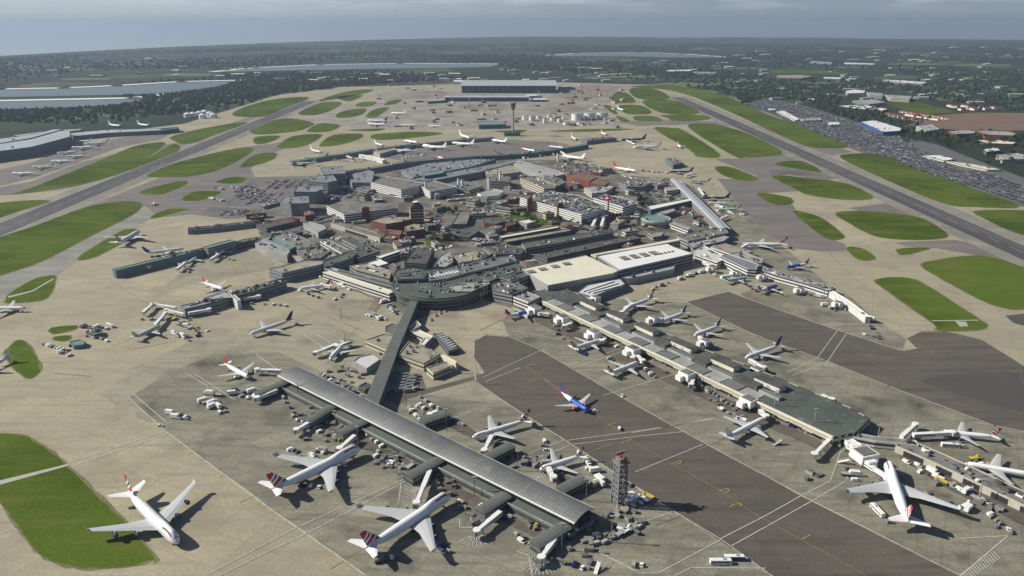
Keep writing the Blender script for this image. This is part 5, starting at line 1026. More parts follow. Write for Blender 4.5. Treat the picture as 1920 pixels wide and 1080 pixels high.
def plane_meshes(kind, liv):
    key = (kind, liv)
    if key in PM: return PM[key]
    K = KIND[kind]; Lf, sp, r, zc, ne = K; lv = LIV[liv]; P = []; n = 16 if Lf > 40 else 12
    ts = [s[0] for s in ST]
    if Lf > 65: ts = sorted(ts + [.045, .075, .23, .29, .35])
    b = MB(); rg = [[fus_pt(K, t, 2 * math.pi * (i + .5) / n) for i in range(n)] for t in ts]
    for k in range(len(rg) - 1):
        tm = (ts[k] + ts[k + 1]) / 2
        for i in range(n):
            j = (i + 1) % n; s = math.sin(2 * math.pi * (i + 1) / n)
            if liv == 'bmi': m = 'bmiblue' if tm < .62 and s > -.75 else ('white_gloss' if tm > .09 else 'bmiblue')
            elif liv == 'green': m = 'eigreen' if s > .1 else 'white_gloss'
            else: m = lv['low'] if s < (-.55 if liv != 'greywhite' else -.25) and tm > .03 else lv['top']
            b.add([rg[k][i], rg[k][j], rg[k + 1][j], rg[k + 1][i]], [(0, 1, 2, 3)], m)
    b.add(rg[-1], [tuple(range(n))], lv['top']); b.add(rg[0], [tuple(range(n - 1, -1, -1))], lv['top'])
    me = b.mesh('fuselage', smooth=True, fix=True); P.append(('fuselage', me))
    def wing(side, x0, semi, ry, cr, ct, sw, z0, di, th, name, mt, let=False):
        b = MB(); secs = []; tan = math.tan(R(sw))
        fr = (0, .36, 1) if name == 'wing' else (0, 1)
        for f in fr:
            x = x0 + (semi - x0) * f; le = ry - (x - x0) * tan
            if name == 'wing': ch = cr if f == 0 else (cr * .62 + ct * .02 if f < 1 else ct)
            else: ch = cr + (ct - cr) * f
            z = z0 + (x - x0) * math.tan(R(di)); t_ = th * ch; secs.append([(side * x, le, z), (side * x, le - ch * .3, z + t_ / 2), (side * x, le - ch * .7, z + t_ * .35), (side * x, le - ch, z), (side * x, le - ch * .5, z - t_ / 2)])
        if let:
            x = semi + .6; s_ = secs[-1]; secs.append([(side * x, p[1] - .9, p[2] + 1.9) for p in s_[:1]] + [(side * x, s_[0][1] - 1.3, s_[0][2] + 1.95), (side * x, s_[0][1] - 2, s_[0][2] + 1.95), (side * x, s_[3][1] - .6, s_[0][2] + 1.9), (side * x, s_[0][1] - 1.6, s_[0][2] + 1.85)])
        b.rings(secs, mt); P.append((name, b.mesh(name, fix=True)))
    semi = sp / 2; big = Lf > 50
    for sd_ in (1, -1): wing(sd_, r * .5, semi - (.6 if kind == 'jumbo' else 0), Lf * .21, Lf * (.235 if big else .2), Lf * .055, 39 if kind == 'jumbo' else (33 if big else 27), zc - r * .45, 6.5, .12, 'wing', 'wing', kind == 'jumbo')
    for sd_ in (1, -1): wing(sd_, r * .15, semi * .345, -Lf * .375, Lf * .13, Lf * .045, 40 if big else 32, zc + r * .45, 7, .09, 'tailplane', lv['tp'])
    # fin
    fh = {'jumbo': 10.6}.get(kind, Lf * .165); yb, cb, ct_ = -Lf * .335, Lf * .145, Lf * .06; b = MB(); nu, nv = 18, 18
    z0 = zc + r * .75
    def FP(u, v, s): ch = cb + (ct_ - cb) * v; return (s * .22 * (1 - v * .5) * math.sin(math.pi * min(.97, max(.03, u))) ** .5, yb - v * fh * .95 - u * ch, z0 + v * fh)
    for s in (1, -1):
        for i in range(nu):
            for j in range(nv):
                u, v = (i + .5) / nu, (j + .5) / nv; m = lv['fin']
                if m == 'ba':
                    q = v + .38 * u - .1
                    m = 'finred' if q > .78 else 'white_gloss' if q > .66 else 'navy' if q > .55 else 'white_gloss' if q > .44 else 'finred' if q > .22 else 'white_gloss' if q > .12 else 'navy'
                q4 = [FP(i / nu, j / nv, s), FP((i + 1) / nu, j / nv, s), FP((i + 1) / nu, (j + 1) / nv, s), FP(i / nu, (j + 1) / nv, s)]
                b.add(q4 if s < 0 else q4[::-1], [(0, 1, 2, 3)], m)
    P.append(('fin', b.mesh('fin')))
    # engines
    er, el = {'jumbo': (1.35, 5.6), 'heavy': (1.75, 6.4), 'quad': (1.15, 4.6), 'mid': (1.35, 5), 'slim': (1.15, 4.6)}.get(kind, (1.05, 4)); tan = math.tan(R(39 if kind == 'jumbo' else (33 if big else 27)))
    for f in ((.37, .66) if ne == 4 else (.335,)):
        for s in (1, -1):
            x = semi * f; le = Lf * .21 - (x - r * .5) * tan; z = zc - r * .45 + (x - r * .5) * .11 - er * 1.35; yy = le + el * .55; b = MB(); rg = []
            for t, k in ((0, .86), (.08, 1), (.35, 1.02), (.65, .85), (.8, .62), (1, .4)): rg.append([(s * x + er * k * math.cos(2 * math.pi * i / 12), yy - t * el, z + er * k * math.sin(2 * math.pi * i / 12)) for i in range(12)])
            b.rings(rg, lv['eng']); b.add([(s * x + er * .8 * math.cos(2 * math.pi * i / 12), yy + .02, z + er * .8 * math.sin(2 * math.pi * i / 12)) for i in range(12)], [tuple(range(12))], 'dkgrey'); P.append(('engine', b.mesh('engine')))
            b = MB(); b.beam((s * x, yy - el * .25, z + er * .9), (s * x, le - 3, z + er * 1.35), .4, .9, 'wing'); P.append(('pylon', b.mesh('pylon')))
    b = MB(); ta, tb = (.03, .04) if Lf > 45 else (.035, .055)
    for a0, a1 in ((28, 60), (62, 88), (92, 118), (120, 152)): b.add([fus_pt(K, ta, R(a0), .05), fus_pt(K, ta, R(a1), .05), fus_pt(K, tb, R(a1), .05), fus_pt(K, tb, R(a0), .05)], [(3, 2, 1, 0)], 'glassdk')
    P.append(('cockpit_window', b.mesh('cockpit_window')))
    for sg in (0, 1):
        b = MB(); tt = [.09 + .02 * i for i in range(35)]
        for i in range(len(tt) - 1):
            A = [fus_pt(K, tt[i], R(a if not sg else 180 - a), .03) for a in (11, 17)]; B = [fus_pt(K, tt[i + 1] - .004, R(a if not sg else 180 - a), .03) for a in (11, 17)]; b.add([A[0], A[1], B[1], B[0]], [(0, 1, 2, 3)], 'belly')
        P.append(('window_strip', b.mesh('window_strip')))
        if lv.get('ribbon'):
            b = MB(); tt = [.055 + .014 * i for i in range(12)]
            for i in range(len(tt) - 1):
                c0 = 46 + 8 * math.sin(i / 11 * 3); A = [fus_pt(K, tt[i], R(a if not sg else 180 - a), .05) for a in (c0 - 7, c0, c0 + 7)]; c0 = 46 + 8 * math.sin((i + 1) / 11 * 3); B = [fus_pt(K, tt[i + 1], R(a if not sg else 180 - a), .05) for a in (c0 - 7, c0, c0 + 7)]
                b.add([A[0], A[1], B[1], B[0]], [(0, 1, 2, 3)], 'navy'); b.add([A[1], A[2], B[2], B[1]], [(0, 1, 2, 3)], 'finred')
            P.append(('ribbon_mark', b.mesh('ribbon_mark')))
    for (x, y) in ((0, Lf * .40), (Lf * .045, -Lf * .02), (-Lf * .045, -Lf * .02)):
        b = MB(); b.beam((x, y, zc - r * .8), (x, y, .5), .35, .35, 'steel')
        for q in (-.6, .6):
            for yy in ((0,) if not big or x == 0 else (-.8, .8)): b.rings([[(x + q + k * .25, y + yy + .6 * math.cos(2 * math.pi * i / 8), .6 + .6 * math.sin(2 * math.pi * i / 8)) for i in range(8)] for k in (-1, 1)], 'tyre')
        P.append(('landing_gear', b.mesh('landing_gear')))
    PM[key] = P; return P
NPL = 0
def plane(nose, tail, kind, liv, label, lm=None, simple=False, shift=0.0):
    K = KIND[kind]; a = W(nose[0], nose[1], K[3] - .8); c = W(tail[0], tail[1], K[3] + K[2] * .5); d = (a - c); d.z = 0
    if abs(math.degrees(math.atan2(d.y, d.x))) < 1e9: pass
    mid = (a + c) / 2; ang = math.atan2(d.y, d.x) - math.pi / 2
    root = empty('airliner', (mid.x, mid.y, 0), ang); tag(root, label, 'airliner', 'parked and taxiing airliners')
    for nm, me in plane_meshes(kind, liv):
        if simple and nm in ('window_strip', 'ribbon_mark', 'pylon', 'landing_gear', 'cockpit_window'): continue
        o = bpy.data.objects.new(nm, me); COL.objects.link(o); o.parent = root
    if lm: landmark(lm, (mid.x, mid.y))
    return root, d.length
PL = """335,1019|240,920|jumbo|ba|white jumbo jet taxiing alone at the edge of the grass|the taxiing jumbo
667,845|520,911|jumbo|ba|jumbo with striped tail parked at the middle of the curved roof pier|the jumbo at the middle of the curved roof pier
840,932|690,1024|jumbo|ba|jumbo with a grey tanker behind its wing by the curved roof pier|the jumbo with the grey tanker
1664,871|1702,975|jumbo|ba|white jumbo jet with a red and white tail nose in to the service pier|the jumbo at the service pier
875,824|1000,783|slim|ba|slim white twin jet on the taxiway side of the curved roof pier|the slim jet by the curved roof pier
1010,882|1094,852|short|ba|small white jet with a red tail between the curved roof pier and the taxiway line|the small jet by the radar mast
1104,772|1052,735|short|bmi|blue fronted jet with a white rear pushed back on the dark taxiway|the blue fronted jet on the taxiway
1132,637|1070,653|twin|ba|white red tailed jet on the third stand of the long straight pier|the jet on the third stand of the long pier
1199,680|1139,700|twin|ba|white red tailed jet on the fourth stand of the long straight pier|the jet on the fourth stand of the long pier
1014,583|940,592|short|bmi|blue jet with white wings at the root of the long straight pier|the blue jet at the pier root
1165,581|1228,556|slim|ba|dark tailed jet on the first far side stand of the long pier|
1237,605|1288,583|twin|greywhite|dark tailed jet on the second far side stand of the long pier|
1298,631|1353,608|twin|greywhite|slim tailed jet on the third far side stand of the long pier|
1397,672|1462,646|slim|greywhite|pale grey jet on the fourth far side stand of the long pier|the pale grey jet
1440,782|1354,823|slim|white|silver white jet standing beyond the gate houses near the green roofed pier end|the silver white jet
1770,812|1862,817|twin|ba|white jet with a red tail parked along the service pier beyond the jumbo|
1832,875|1935,888|slim|white|white jet cut by the frame beside the service pier, steps at its nose|the jet with steps
474,626|542,600|slim|darktail|dark tailed jet with pale green belly taxiing on the open tan apron|the taxiing jet with a dark tail
464,707|425,683|twin|whitered|white jet with a red tail by the cut-off head of the curved roof pier|the red tailed jet by the pier head
617,676|650,637|twin|white|white jet nose out beside the white ribbed shed|the white jet by the ribbed shed
300,612|252,632|short|pale|pale green grey jet under a white walkway on the tan apron|the pale green jet
48,579|-35,576|slim|white|white jet entering the picture on the grey taxiway|
-62,706|20,668|twin|white|white wing tip and tail of a jet almost outside the picture|
262,434|220,455|heavy|ba|big white jet rolling over the narrow grass strip|the big jet on the grass strip
338,468|278,473|slim|purple|white jet with a purple tail behind the south west pier|
372,481|347,495|small|white|small white jet on the first stand of the south west pier|
430,466|402,479|small|white|small white jet on the inner stand of the south west pier|
412,541|388,531|twin|whitered|white and red jet behind the dark blue roofed pier|
573,541|608,534|short|whitered|white jet with a red tail beside the tan roofed pier root|
1402,459|1466,457|mid|ba|white jet with a dark red tail alone beyond the short north pier|
1478,502|1512,494|short|bmi|blue jet with a blue tail beyond the short north pier|
1456,537|1424,544|short|bmi|blue jet on the near side of the short north pier|
1400,521|1358,526|short|pale|pale jet with grey wings under the dark blue roofed lounge|
1083,264|1068,253|slim|white|white jet facing out at the very end of the far central pier|
1137,253|1126,247|twin|white|white jet mostly hidden behind the end of the far central pier|
1162,263|1212,260|heavy|blue|long dark tailed jet beyond the far central pier|
1060,278|1026,273|slim|purple|white jet with a lilac tail behind the far central pier|
1005,284|976,277|slim|whitered|white jet with a dark red tail behind the far central pier|
1054,292|1096,297|heavy|white|big bright white jet on the near side of the far central pier|
1190,277|1236,274|jumbo|white|plain white jumbo jet alone on the tan apron beyond the piers|
1279,279|1268,268|twin|white|white jet heading out beside the northern grass|
1192,321|1152,313|mid|greenbelly|white jet with a red tail and green belly on the wide tan apron|
1256,323|1297,321|slim|blue|dark blue jet at the far end of the silver tube pier|
1296,341|1328,340|twin|green|green jet beside the silver tube pier|
1318,372|1364,370|slim|blue|long dark blue jet beside the silver tube pier|
1332,382|1366,381|twin|pale|pale green jet next to the long dark blue one|
1345,394|1388,391|twin|pale|pale green jet with grey wings, last along the silver tube pier|
605,287|578,278|slim|white|white jet with a raised tail at the head of the far west pier|
722,275|697,265|slim|white|white jet with a high white tail behind the far west pier|
784,268|754,262|mid|greywhite|grey white jet behind the middle of the far west pier|
884,260|858,250|heavy|white|white jet standing tail out near the tall new control tower|
783,273|845,277|jumbo|white|white jumbo on the near side of the far west pier|
727,282|779,282|heavy|greywhite|long white jet on the near side of the far west pier|
838,267|898,271|heavy|white|white wide jet at the eastern end of the far west pier|
919,262|952,266|mid|white|bright white jet just before the tall new control tower|
848,303|818,293|mid|whitered|white jet with a bright red tail by the long blue grey pier|
944,289|927,284|small|blue|small white jet with a black tail behind the green grey pier|
540,307|594,305|mid|pale|green grey jet lying along the far west pier head|
570,297|612,294|mid|pale|second green grey jet against the far west pier wall|
684,226|730,226|heavy|purple|first of two long jets with purple tails on the western stands|
686,232|728,233|heavy|purple|second of two long jets with purple tails on the western stands|
755,235|782,234|mid|white|grey white jet on the western remote stands|
737,212|756,212|mid|white|far small jet on the western remote stands|
803,236|826,236|twin|white|jet on the building ground edge of the western stands|
850,193|846,190|twin|white|tiny jet in front of the satellite terminal|
1166,206|1160,203|mid|white|white jet on the taxiway loop by the northern runway|
141,265|168,264|slim|white|jet nearest the low teal cargo building|
162,270|200,267|mid|white|second jet out from the low teal cargo building|
136,277|176,275|mid|white|third jet out from the low teal cargo building|
110,287|146,284|slim|white|fourth jet on the cargo apron, nose by the huge teal shed|
125,293|163,292|slim|pale|fifth jet on the cargo apron with a greenish hull|
96,302|136,301|slim|white|sixth jet on the cargo apron|
59,313|103,312|slim|pale|seventh jet on the cargo apron with a greenish hull|
22,325|66,324|slim|white|outermost jet on the cargo apron beside the grass|
221,236|208,233|mid|white|white tailed jet beyond the low teal cargo building|
274,235|262,232|mid|white|second white tailed jet beyond the low teal cargo building|
289,384|289,379|biz|white|tiny white business jet on the grey taxiway by the southern grass|"""
for row in PL.split('\n'):
    n_, t_, kd, lv_, lb, lm_ = row.split('|'); nx = tuple(map(float, n_.split(','))); tx = tuple(map(float, t_.split(',')))
    o, ln = plane(nx, tx, kd, lv_, lb, lm_ or None, simple=max(nx[1], tx[1]) < 330)
    if ln > KIND[kd][0] * 1.35 or ln < KIND[kd][0] * .65: print('PLANE', lb[:50], kd, round(ln, 1))
LB = MB()
for row in PL.split('\n'):
    q = row.split('|'); nx = tuple(map(float, q[0].split(','))); tx = tuple(map(float, q[1].split(',')))
    if nx[1] > 430 and 'taxiing' not in q[4]:
        a, c = W(*nx), W(*tx); a.z = c.z = 0; d = (c - a).normalized(); s_ = Vector((-d.y, d.x, 0)) * .22; e0 = a - d * 4; e1 = c + d * 26; LB.add([tuple(v) for v in (e0 - s_, e1 - s_, e1 + s_, e0 + s_)], [(0, 1, 2, 3)], 'lead_line')
        for k_ in (-1, 1): LB.add([tuple(v) for v in (a - d * 3 + s_ * 12 * k_ - d * .2, a - d * 3 + s_ * 12 * k_ + d * .2, a - d * 3 + d * .2, a - d * 3 - d * .2)], [(0, 1, 2, 3)], 'lead_line')
o = LB.build('stand_lead_line'); o.location.z = .305; struct(o)
# ================================================================ GROUND VEHICLES
def side_prism(b, prof, wd_, m, x=0):
    """profile in (y,z), extruded across x"""
    n = len(prof); vs = [(x - wd_ / 2, p[0], p[1]) for p in prof] + [(x + wd_ / 2, p[0], p[1]) for p in prof]
    b.add(vs, [(i, (i + 1) % n, n + (i + 1) % n, n + i) for i in range(n)] + [tuple(range(n - 1, -1, -1)), tuple(range(n, 2 * n))], m)
VM = {}
def vmesh(kind, col):
    k = (kind, col)
    if k in VM: return VM[k]
    P = []
    def wheels(ys, x, r):
        for y in ys:
            for s in (-1, 1): b = MB(); b.rings([[(s * x + q * .16, y + r * math.cos(2 * math.pi * i / 8), r + r * math.sin(2 * math.pi * i / 8)) for i in range(8)] for q in (-1, 1)], 'tyre'); P.append(('wheel', b.mesh('wheel')))
    b = MB()
    if kind == 'car':
        side_prism(b, [(-2.2, .35), (2.2, .35), (2.2, .8), (1.1, .95), (-2.1, .95)], 1.75, col); P.append(('body', b.mesh('body'))); b = MB(); side_prism(b, [(-1.9, .95), (1.0, .95), (.3, 1.45), (-1.4, 1.45)], 1.55, 'glassdk'); P.append(('window', b.mesh('window'))); b = MB(); side_prism(b, [(-1.4, 1.45), (.3, 1.45), (.3, 1.5), (-1.4, 1.5)], 1.5, col); P.append(('roof', b.mesh('roof'))); wheels((-1.4, 1.4), .8, .33)
    elif kind == 'van':
        side_prism(b, [(-2.6, .4), (2.6, .4), (2.6, 1.1), (1.9, 1.25), (1.2, 2.2), (-2.6, 2.2)], 2.0, col); P.append(('body', b.mesh('body'))); b = MB(); side_prism(b, [(1.92, 1.3), (1.97, 1.3), (1.25, 2.12), (1.2, 2.1)], 1.8, 'glassdk'); b.box((0, .9, 1.35), (2.06, 1.1, .55), 'glassdk', base=True); P.append(('window', b.mesh('window'))); wheels((-1.7, 1.7), .9, .38)
    elif kind == 'truck':      # high lift catering or box lorry
        b.box((0, -1.4, 1.1), (2.6, 6.4, 2.9), col, base=True); P.append(('cargo_box', b.mesh('cargo_box'))); b = MB(); side_prism(b, [(1.9, .6), (4.0, .6), (4.0, 1.5), (3.6, 2.5), (1.9, 2.6)], 2.3, 'white'); P.append(('cab', b.mesh('cab'))); b = MB(); side_prism(b, [(3.98, 1.55), (4.05, 1.55), (3.68, 2.4), (3.6, 2.4)], 2.1, 'glassdk'); P.append(('windscreen', b.mesh('windscreen'))); b = MB(); b.box((0, -.4, .7), (2.0, 8.2, .4), 'dkgrey', base=True); P.append(('chassis', b.mesh('chassis'))); wheels((-3.2, 3), 1.05, .48)
    elif kind == 'tanker':
        b.rings([[(1.2 * k * math.cos(2 * math.pi * i / 12), y, 2.0 + 1.1 * k * math.sin(2 * math.pi * i / 12)) for i in range(12)] for y, k in ((-6, .8), (-5.8, 1), (2.2, 1), (2.4, .8))], col); P.append(('tank', b.mesh('tank'))); b = MB(); side_prism(b, [(2.8, .6), (5, .6), (5, 1.6), (4.6, 2.6), (2.8, 2.6)], 2.4, 'white'); P.append(('cab', b.mesh('cab'))); b = MB(); b.box((0, -.6, .7), (2.1, 11, .4), 'dkgrey', base=True); P.append(('chassis', b.mesh('chassis'))); wheels((-4.8, -3.4, 3.6), 1.1, .5)
    elif kind == 'bus':
        side_prism(b, [(-6, .4), (6, .4), (6, 1.4), (5.8, 3), (-6, 3)], 2.6, col); P.append(('body', b.mesh('body'))); b = MB(); b.box((0, 0, 1.5), (2.66, 11.2, .85), 'glassdk', base=True); P.append(('window_band', b.mesh('window_band'))); b = MB(); b.box((0, -.2, 3), (2.5, 11.4, .15), 'white', base=True); b.box((0, 2, 3.15), (1.4, 2, .25), 'ltgrey', base=True); P.append(('roof', b.mesh('roof'))); wheels((-3.8, 3.8), 1.15, .48)
    elif kind == 'tug':
        side_prism(b, [(-2, .3), (2, .3), (2, 1), (.6, 1.1), (-2, 1.1)], 2.0, col); P.append(('body', b.mesh('body'))); b = MB(); b.box((0, -.7, 1.1), (1.6, 1.5, .9), 'glassdk', base=True); b.box((0, -.7, 2.0), (1.7, 1.6, .12), col, base=True); P.append(('cab', b.mesh('cab'))); wheels((-1.2, 1.2), .9, .42)
    elif kind == 'dolly':      # flat baggage dolly with a container
        b.box((0, 0, .5), (1.7, 3.2, .2), 'steel', base=True); P.append(('bed', b.mesh('bed'))); b = MB(); side_prism(b, [(-1.4, .7), (1.4, .7), (1.4, 2.1), (-1.4, 2.1)], 1.5, col); P.append(('container', b.mesh('container'))); b = MB(); b.beam((0, 1.6, .55), (0, 2.6, .45), .12, .12, 'steel'); P.append(('drawbar', b.mesh('drawbar'))); wheels((-1.1, 1.1), .7, .25)
    elif kind == 'loader':     # scissor container loader
        b.box((0, -.6, 2.0), (3, 6.4, .35), col, base=True); P.append(('platform', b.mesh('platform'))); b = MB(); b.box((0, -.4, .5), (2.6, 7.4, .6), 'dkgrey', base=True); P.append(('chassis', b.mesh('chassis'))); b = MB()
        for s in (-1, 1): b.beam((s, -2.6, 1.1), (s, 1.6, 2.0), .2, .2, 'steel'); b.beam((s, 1.6, 1.1), (s, -2.6, 2.0), .2, .2, 'steel')
        P.append(('scissor_lift', b.mesh('scissor_lift'))); b = MB(); b.box((-1, 3.4, 1.1), (1.2, 1.4, 2.2), col, base=True); P.append(('cab', b.mesh('cab'))); wheels((-2.8, 2.8), 1.2, .4)
    elif kind == 'stairs':
        b.add([(-1, -3.5, .6), (1, -3.5, .6), (1, 3, 3.8), (-1, 3, 3.8), (-1, -3.5, .4), (1, -3.5, .4), (1, 3, 3.5), (-1, 3, 3.5)], [(0, 1, 2, 3), (7, 6, 5, 4), (0, 3, 7, 4), (1, 5, 6, 2)], col); P.append(('stairway', b.mesh('stairway'))); b = MB()
        for s in (-1, 1): b.beam((s, -3.5, 1.5), (s, 3, 4.8), .08, .1, 'white'); b.beam((s, 3, 3.6), (s, 4.4, 3.6), .1, .3, col); b.beam((s, 2.8, 0), (s, 2.8, 3.6), .15, .15, 'steel')
        P.append(('handrail', b.mesh('handrail'))); b = MB(); b.box((0, 0, .3), (1.9, 6.5, .4), 'dkgrey', base=True); P.append(('chassis', b.mesh('chassis'))); wheels((-2.3, 2.3), .9, .3)
    VM[k] = P; return P
VN = dict(car=('service_car', 'car'), van=('service_van', 'van'), truck=('box_lorry', 'lorry'), tanker=('fuel_tanker', 'tanker'), bus=('airside_bus', 'bus'), tug=('aircraft_tug', 'tug'), dolly=('baggage_dolly', 'dolly'), loader=('cargo_loader', 'loader'), stairs=('mobile_stairs', 'mobile stairs'))
CN = dict(white='white', ltgrey='pale grey', grey='grey', dkgrey='dark', yellow='yellow', blue='blue', red='red', steel='steel grey', glassdk='black', navy='navy', brown='brown', tanroof='tan')
mat('carblue', (.05, .07, .13), rough=.3, fine=0); mat('carred', (.16, .03, .03), rough=.3, fine=0); CN.update(carblue='dark blue', carred='dark red', bluegrey='blue grey')
FOOT = []
def vehicle(x, y, ang, kind, col, label=None, world=None, far=False, desc=None):
    p = W(x, y) if world is None else world
    if any(abs(q[0][0] - p.x) < 300 and inpoly((p.x, p.y), q) for q in PRINTS): return None
    for q in FOOT:
        if (q[0] - p.x) ** 2 + (q[1] - p.y) ** 2 < 7: return None
    FOOT.append((p.x, p.y)); nm, cat = VN[kind]; root = empty(nm, (p.x, p.y, 0), ang); tag(root, label, cat, {'car': 'service cars', 'van': 'service vans', 'truck': 'box lorries', 'dolly': 'baggage dollies', 'bus': 'airside buses', 'tug': 'aircraft tugs', 'tanker': 'fuel tankers', 'loader': 'cargo loaders', 'stairs': 'mobile stairs'}[kind])
    if not label: AUTO.append((root, desc or (CN.get(col, col) + ' ' + {'car': 'service car', 'van': 'van', 'truck': 'box lorry', 'dolly': 'baggage dolly', 'bus': 'airside bus', 'tug': 'tug', 'tanker': 'fuel tanker', 'loader': 'container loader', 'stairs': 'set of mobile stairs'}[kind])))
    for n_, me in vmesh(kind, col):
        if (far or y < 470) and n_ == 'wheel': continue
        o = bpy.data.objects.new(n_, me); COL.objects.link(o); o.parent = root
    return root
rv = random.Random(21)
def hd(a, c): p, q = W(*a), W(*c); return math.atan2(q.y - p.y, q.x - p.x) - math.pi / 2
MARK = dict(v=('van', ['white', 'white', 'white', 'ltgrey', 'white', 'ltgrey', 'navy']), t=('truck', ['white', 'white', 'ltgrey']), d=('dolly', ['steel', 'grey', 'ltgrey', 'white', 'dkgrey', 'bluegrey', 'tanroof']), c=('car', ['white', 'carblue', 'ltgrey', 'dkgrey', 'carred']), l=('loader', ['ltgrey', 'tanroof', 'yellow', 'ltgrey', 'white', 'dkgrey']), g=('tug', ['yellow', 'white', 'ltgrey', 'white']), s=('stairs', ['white', 'ltgrey']), b=('bus', ['white']), k=('tanker', ['grey', 'ltgrey', 'white']))
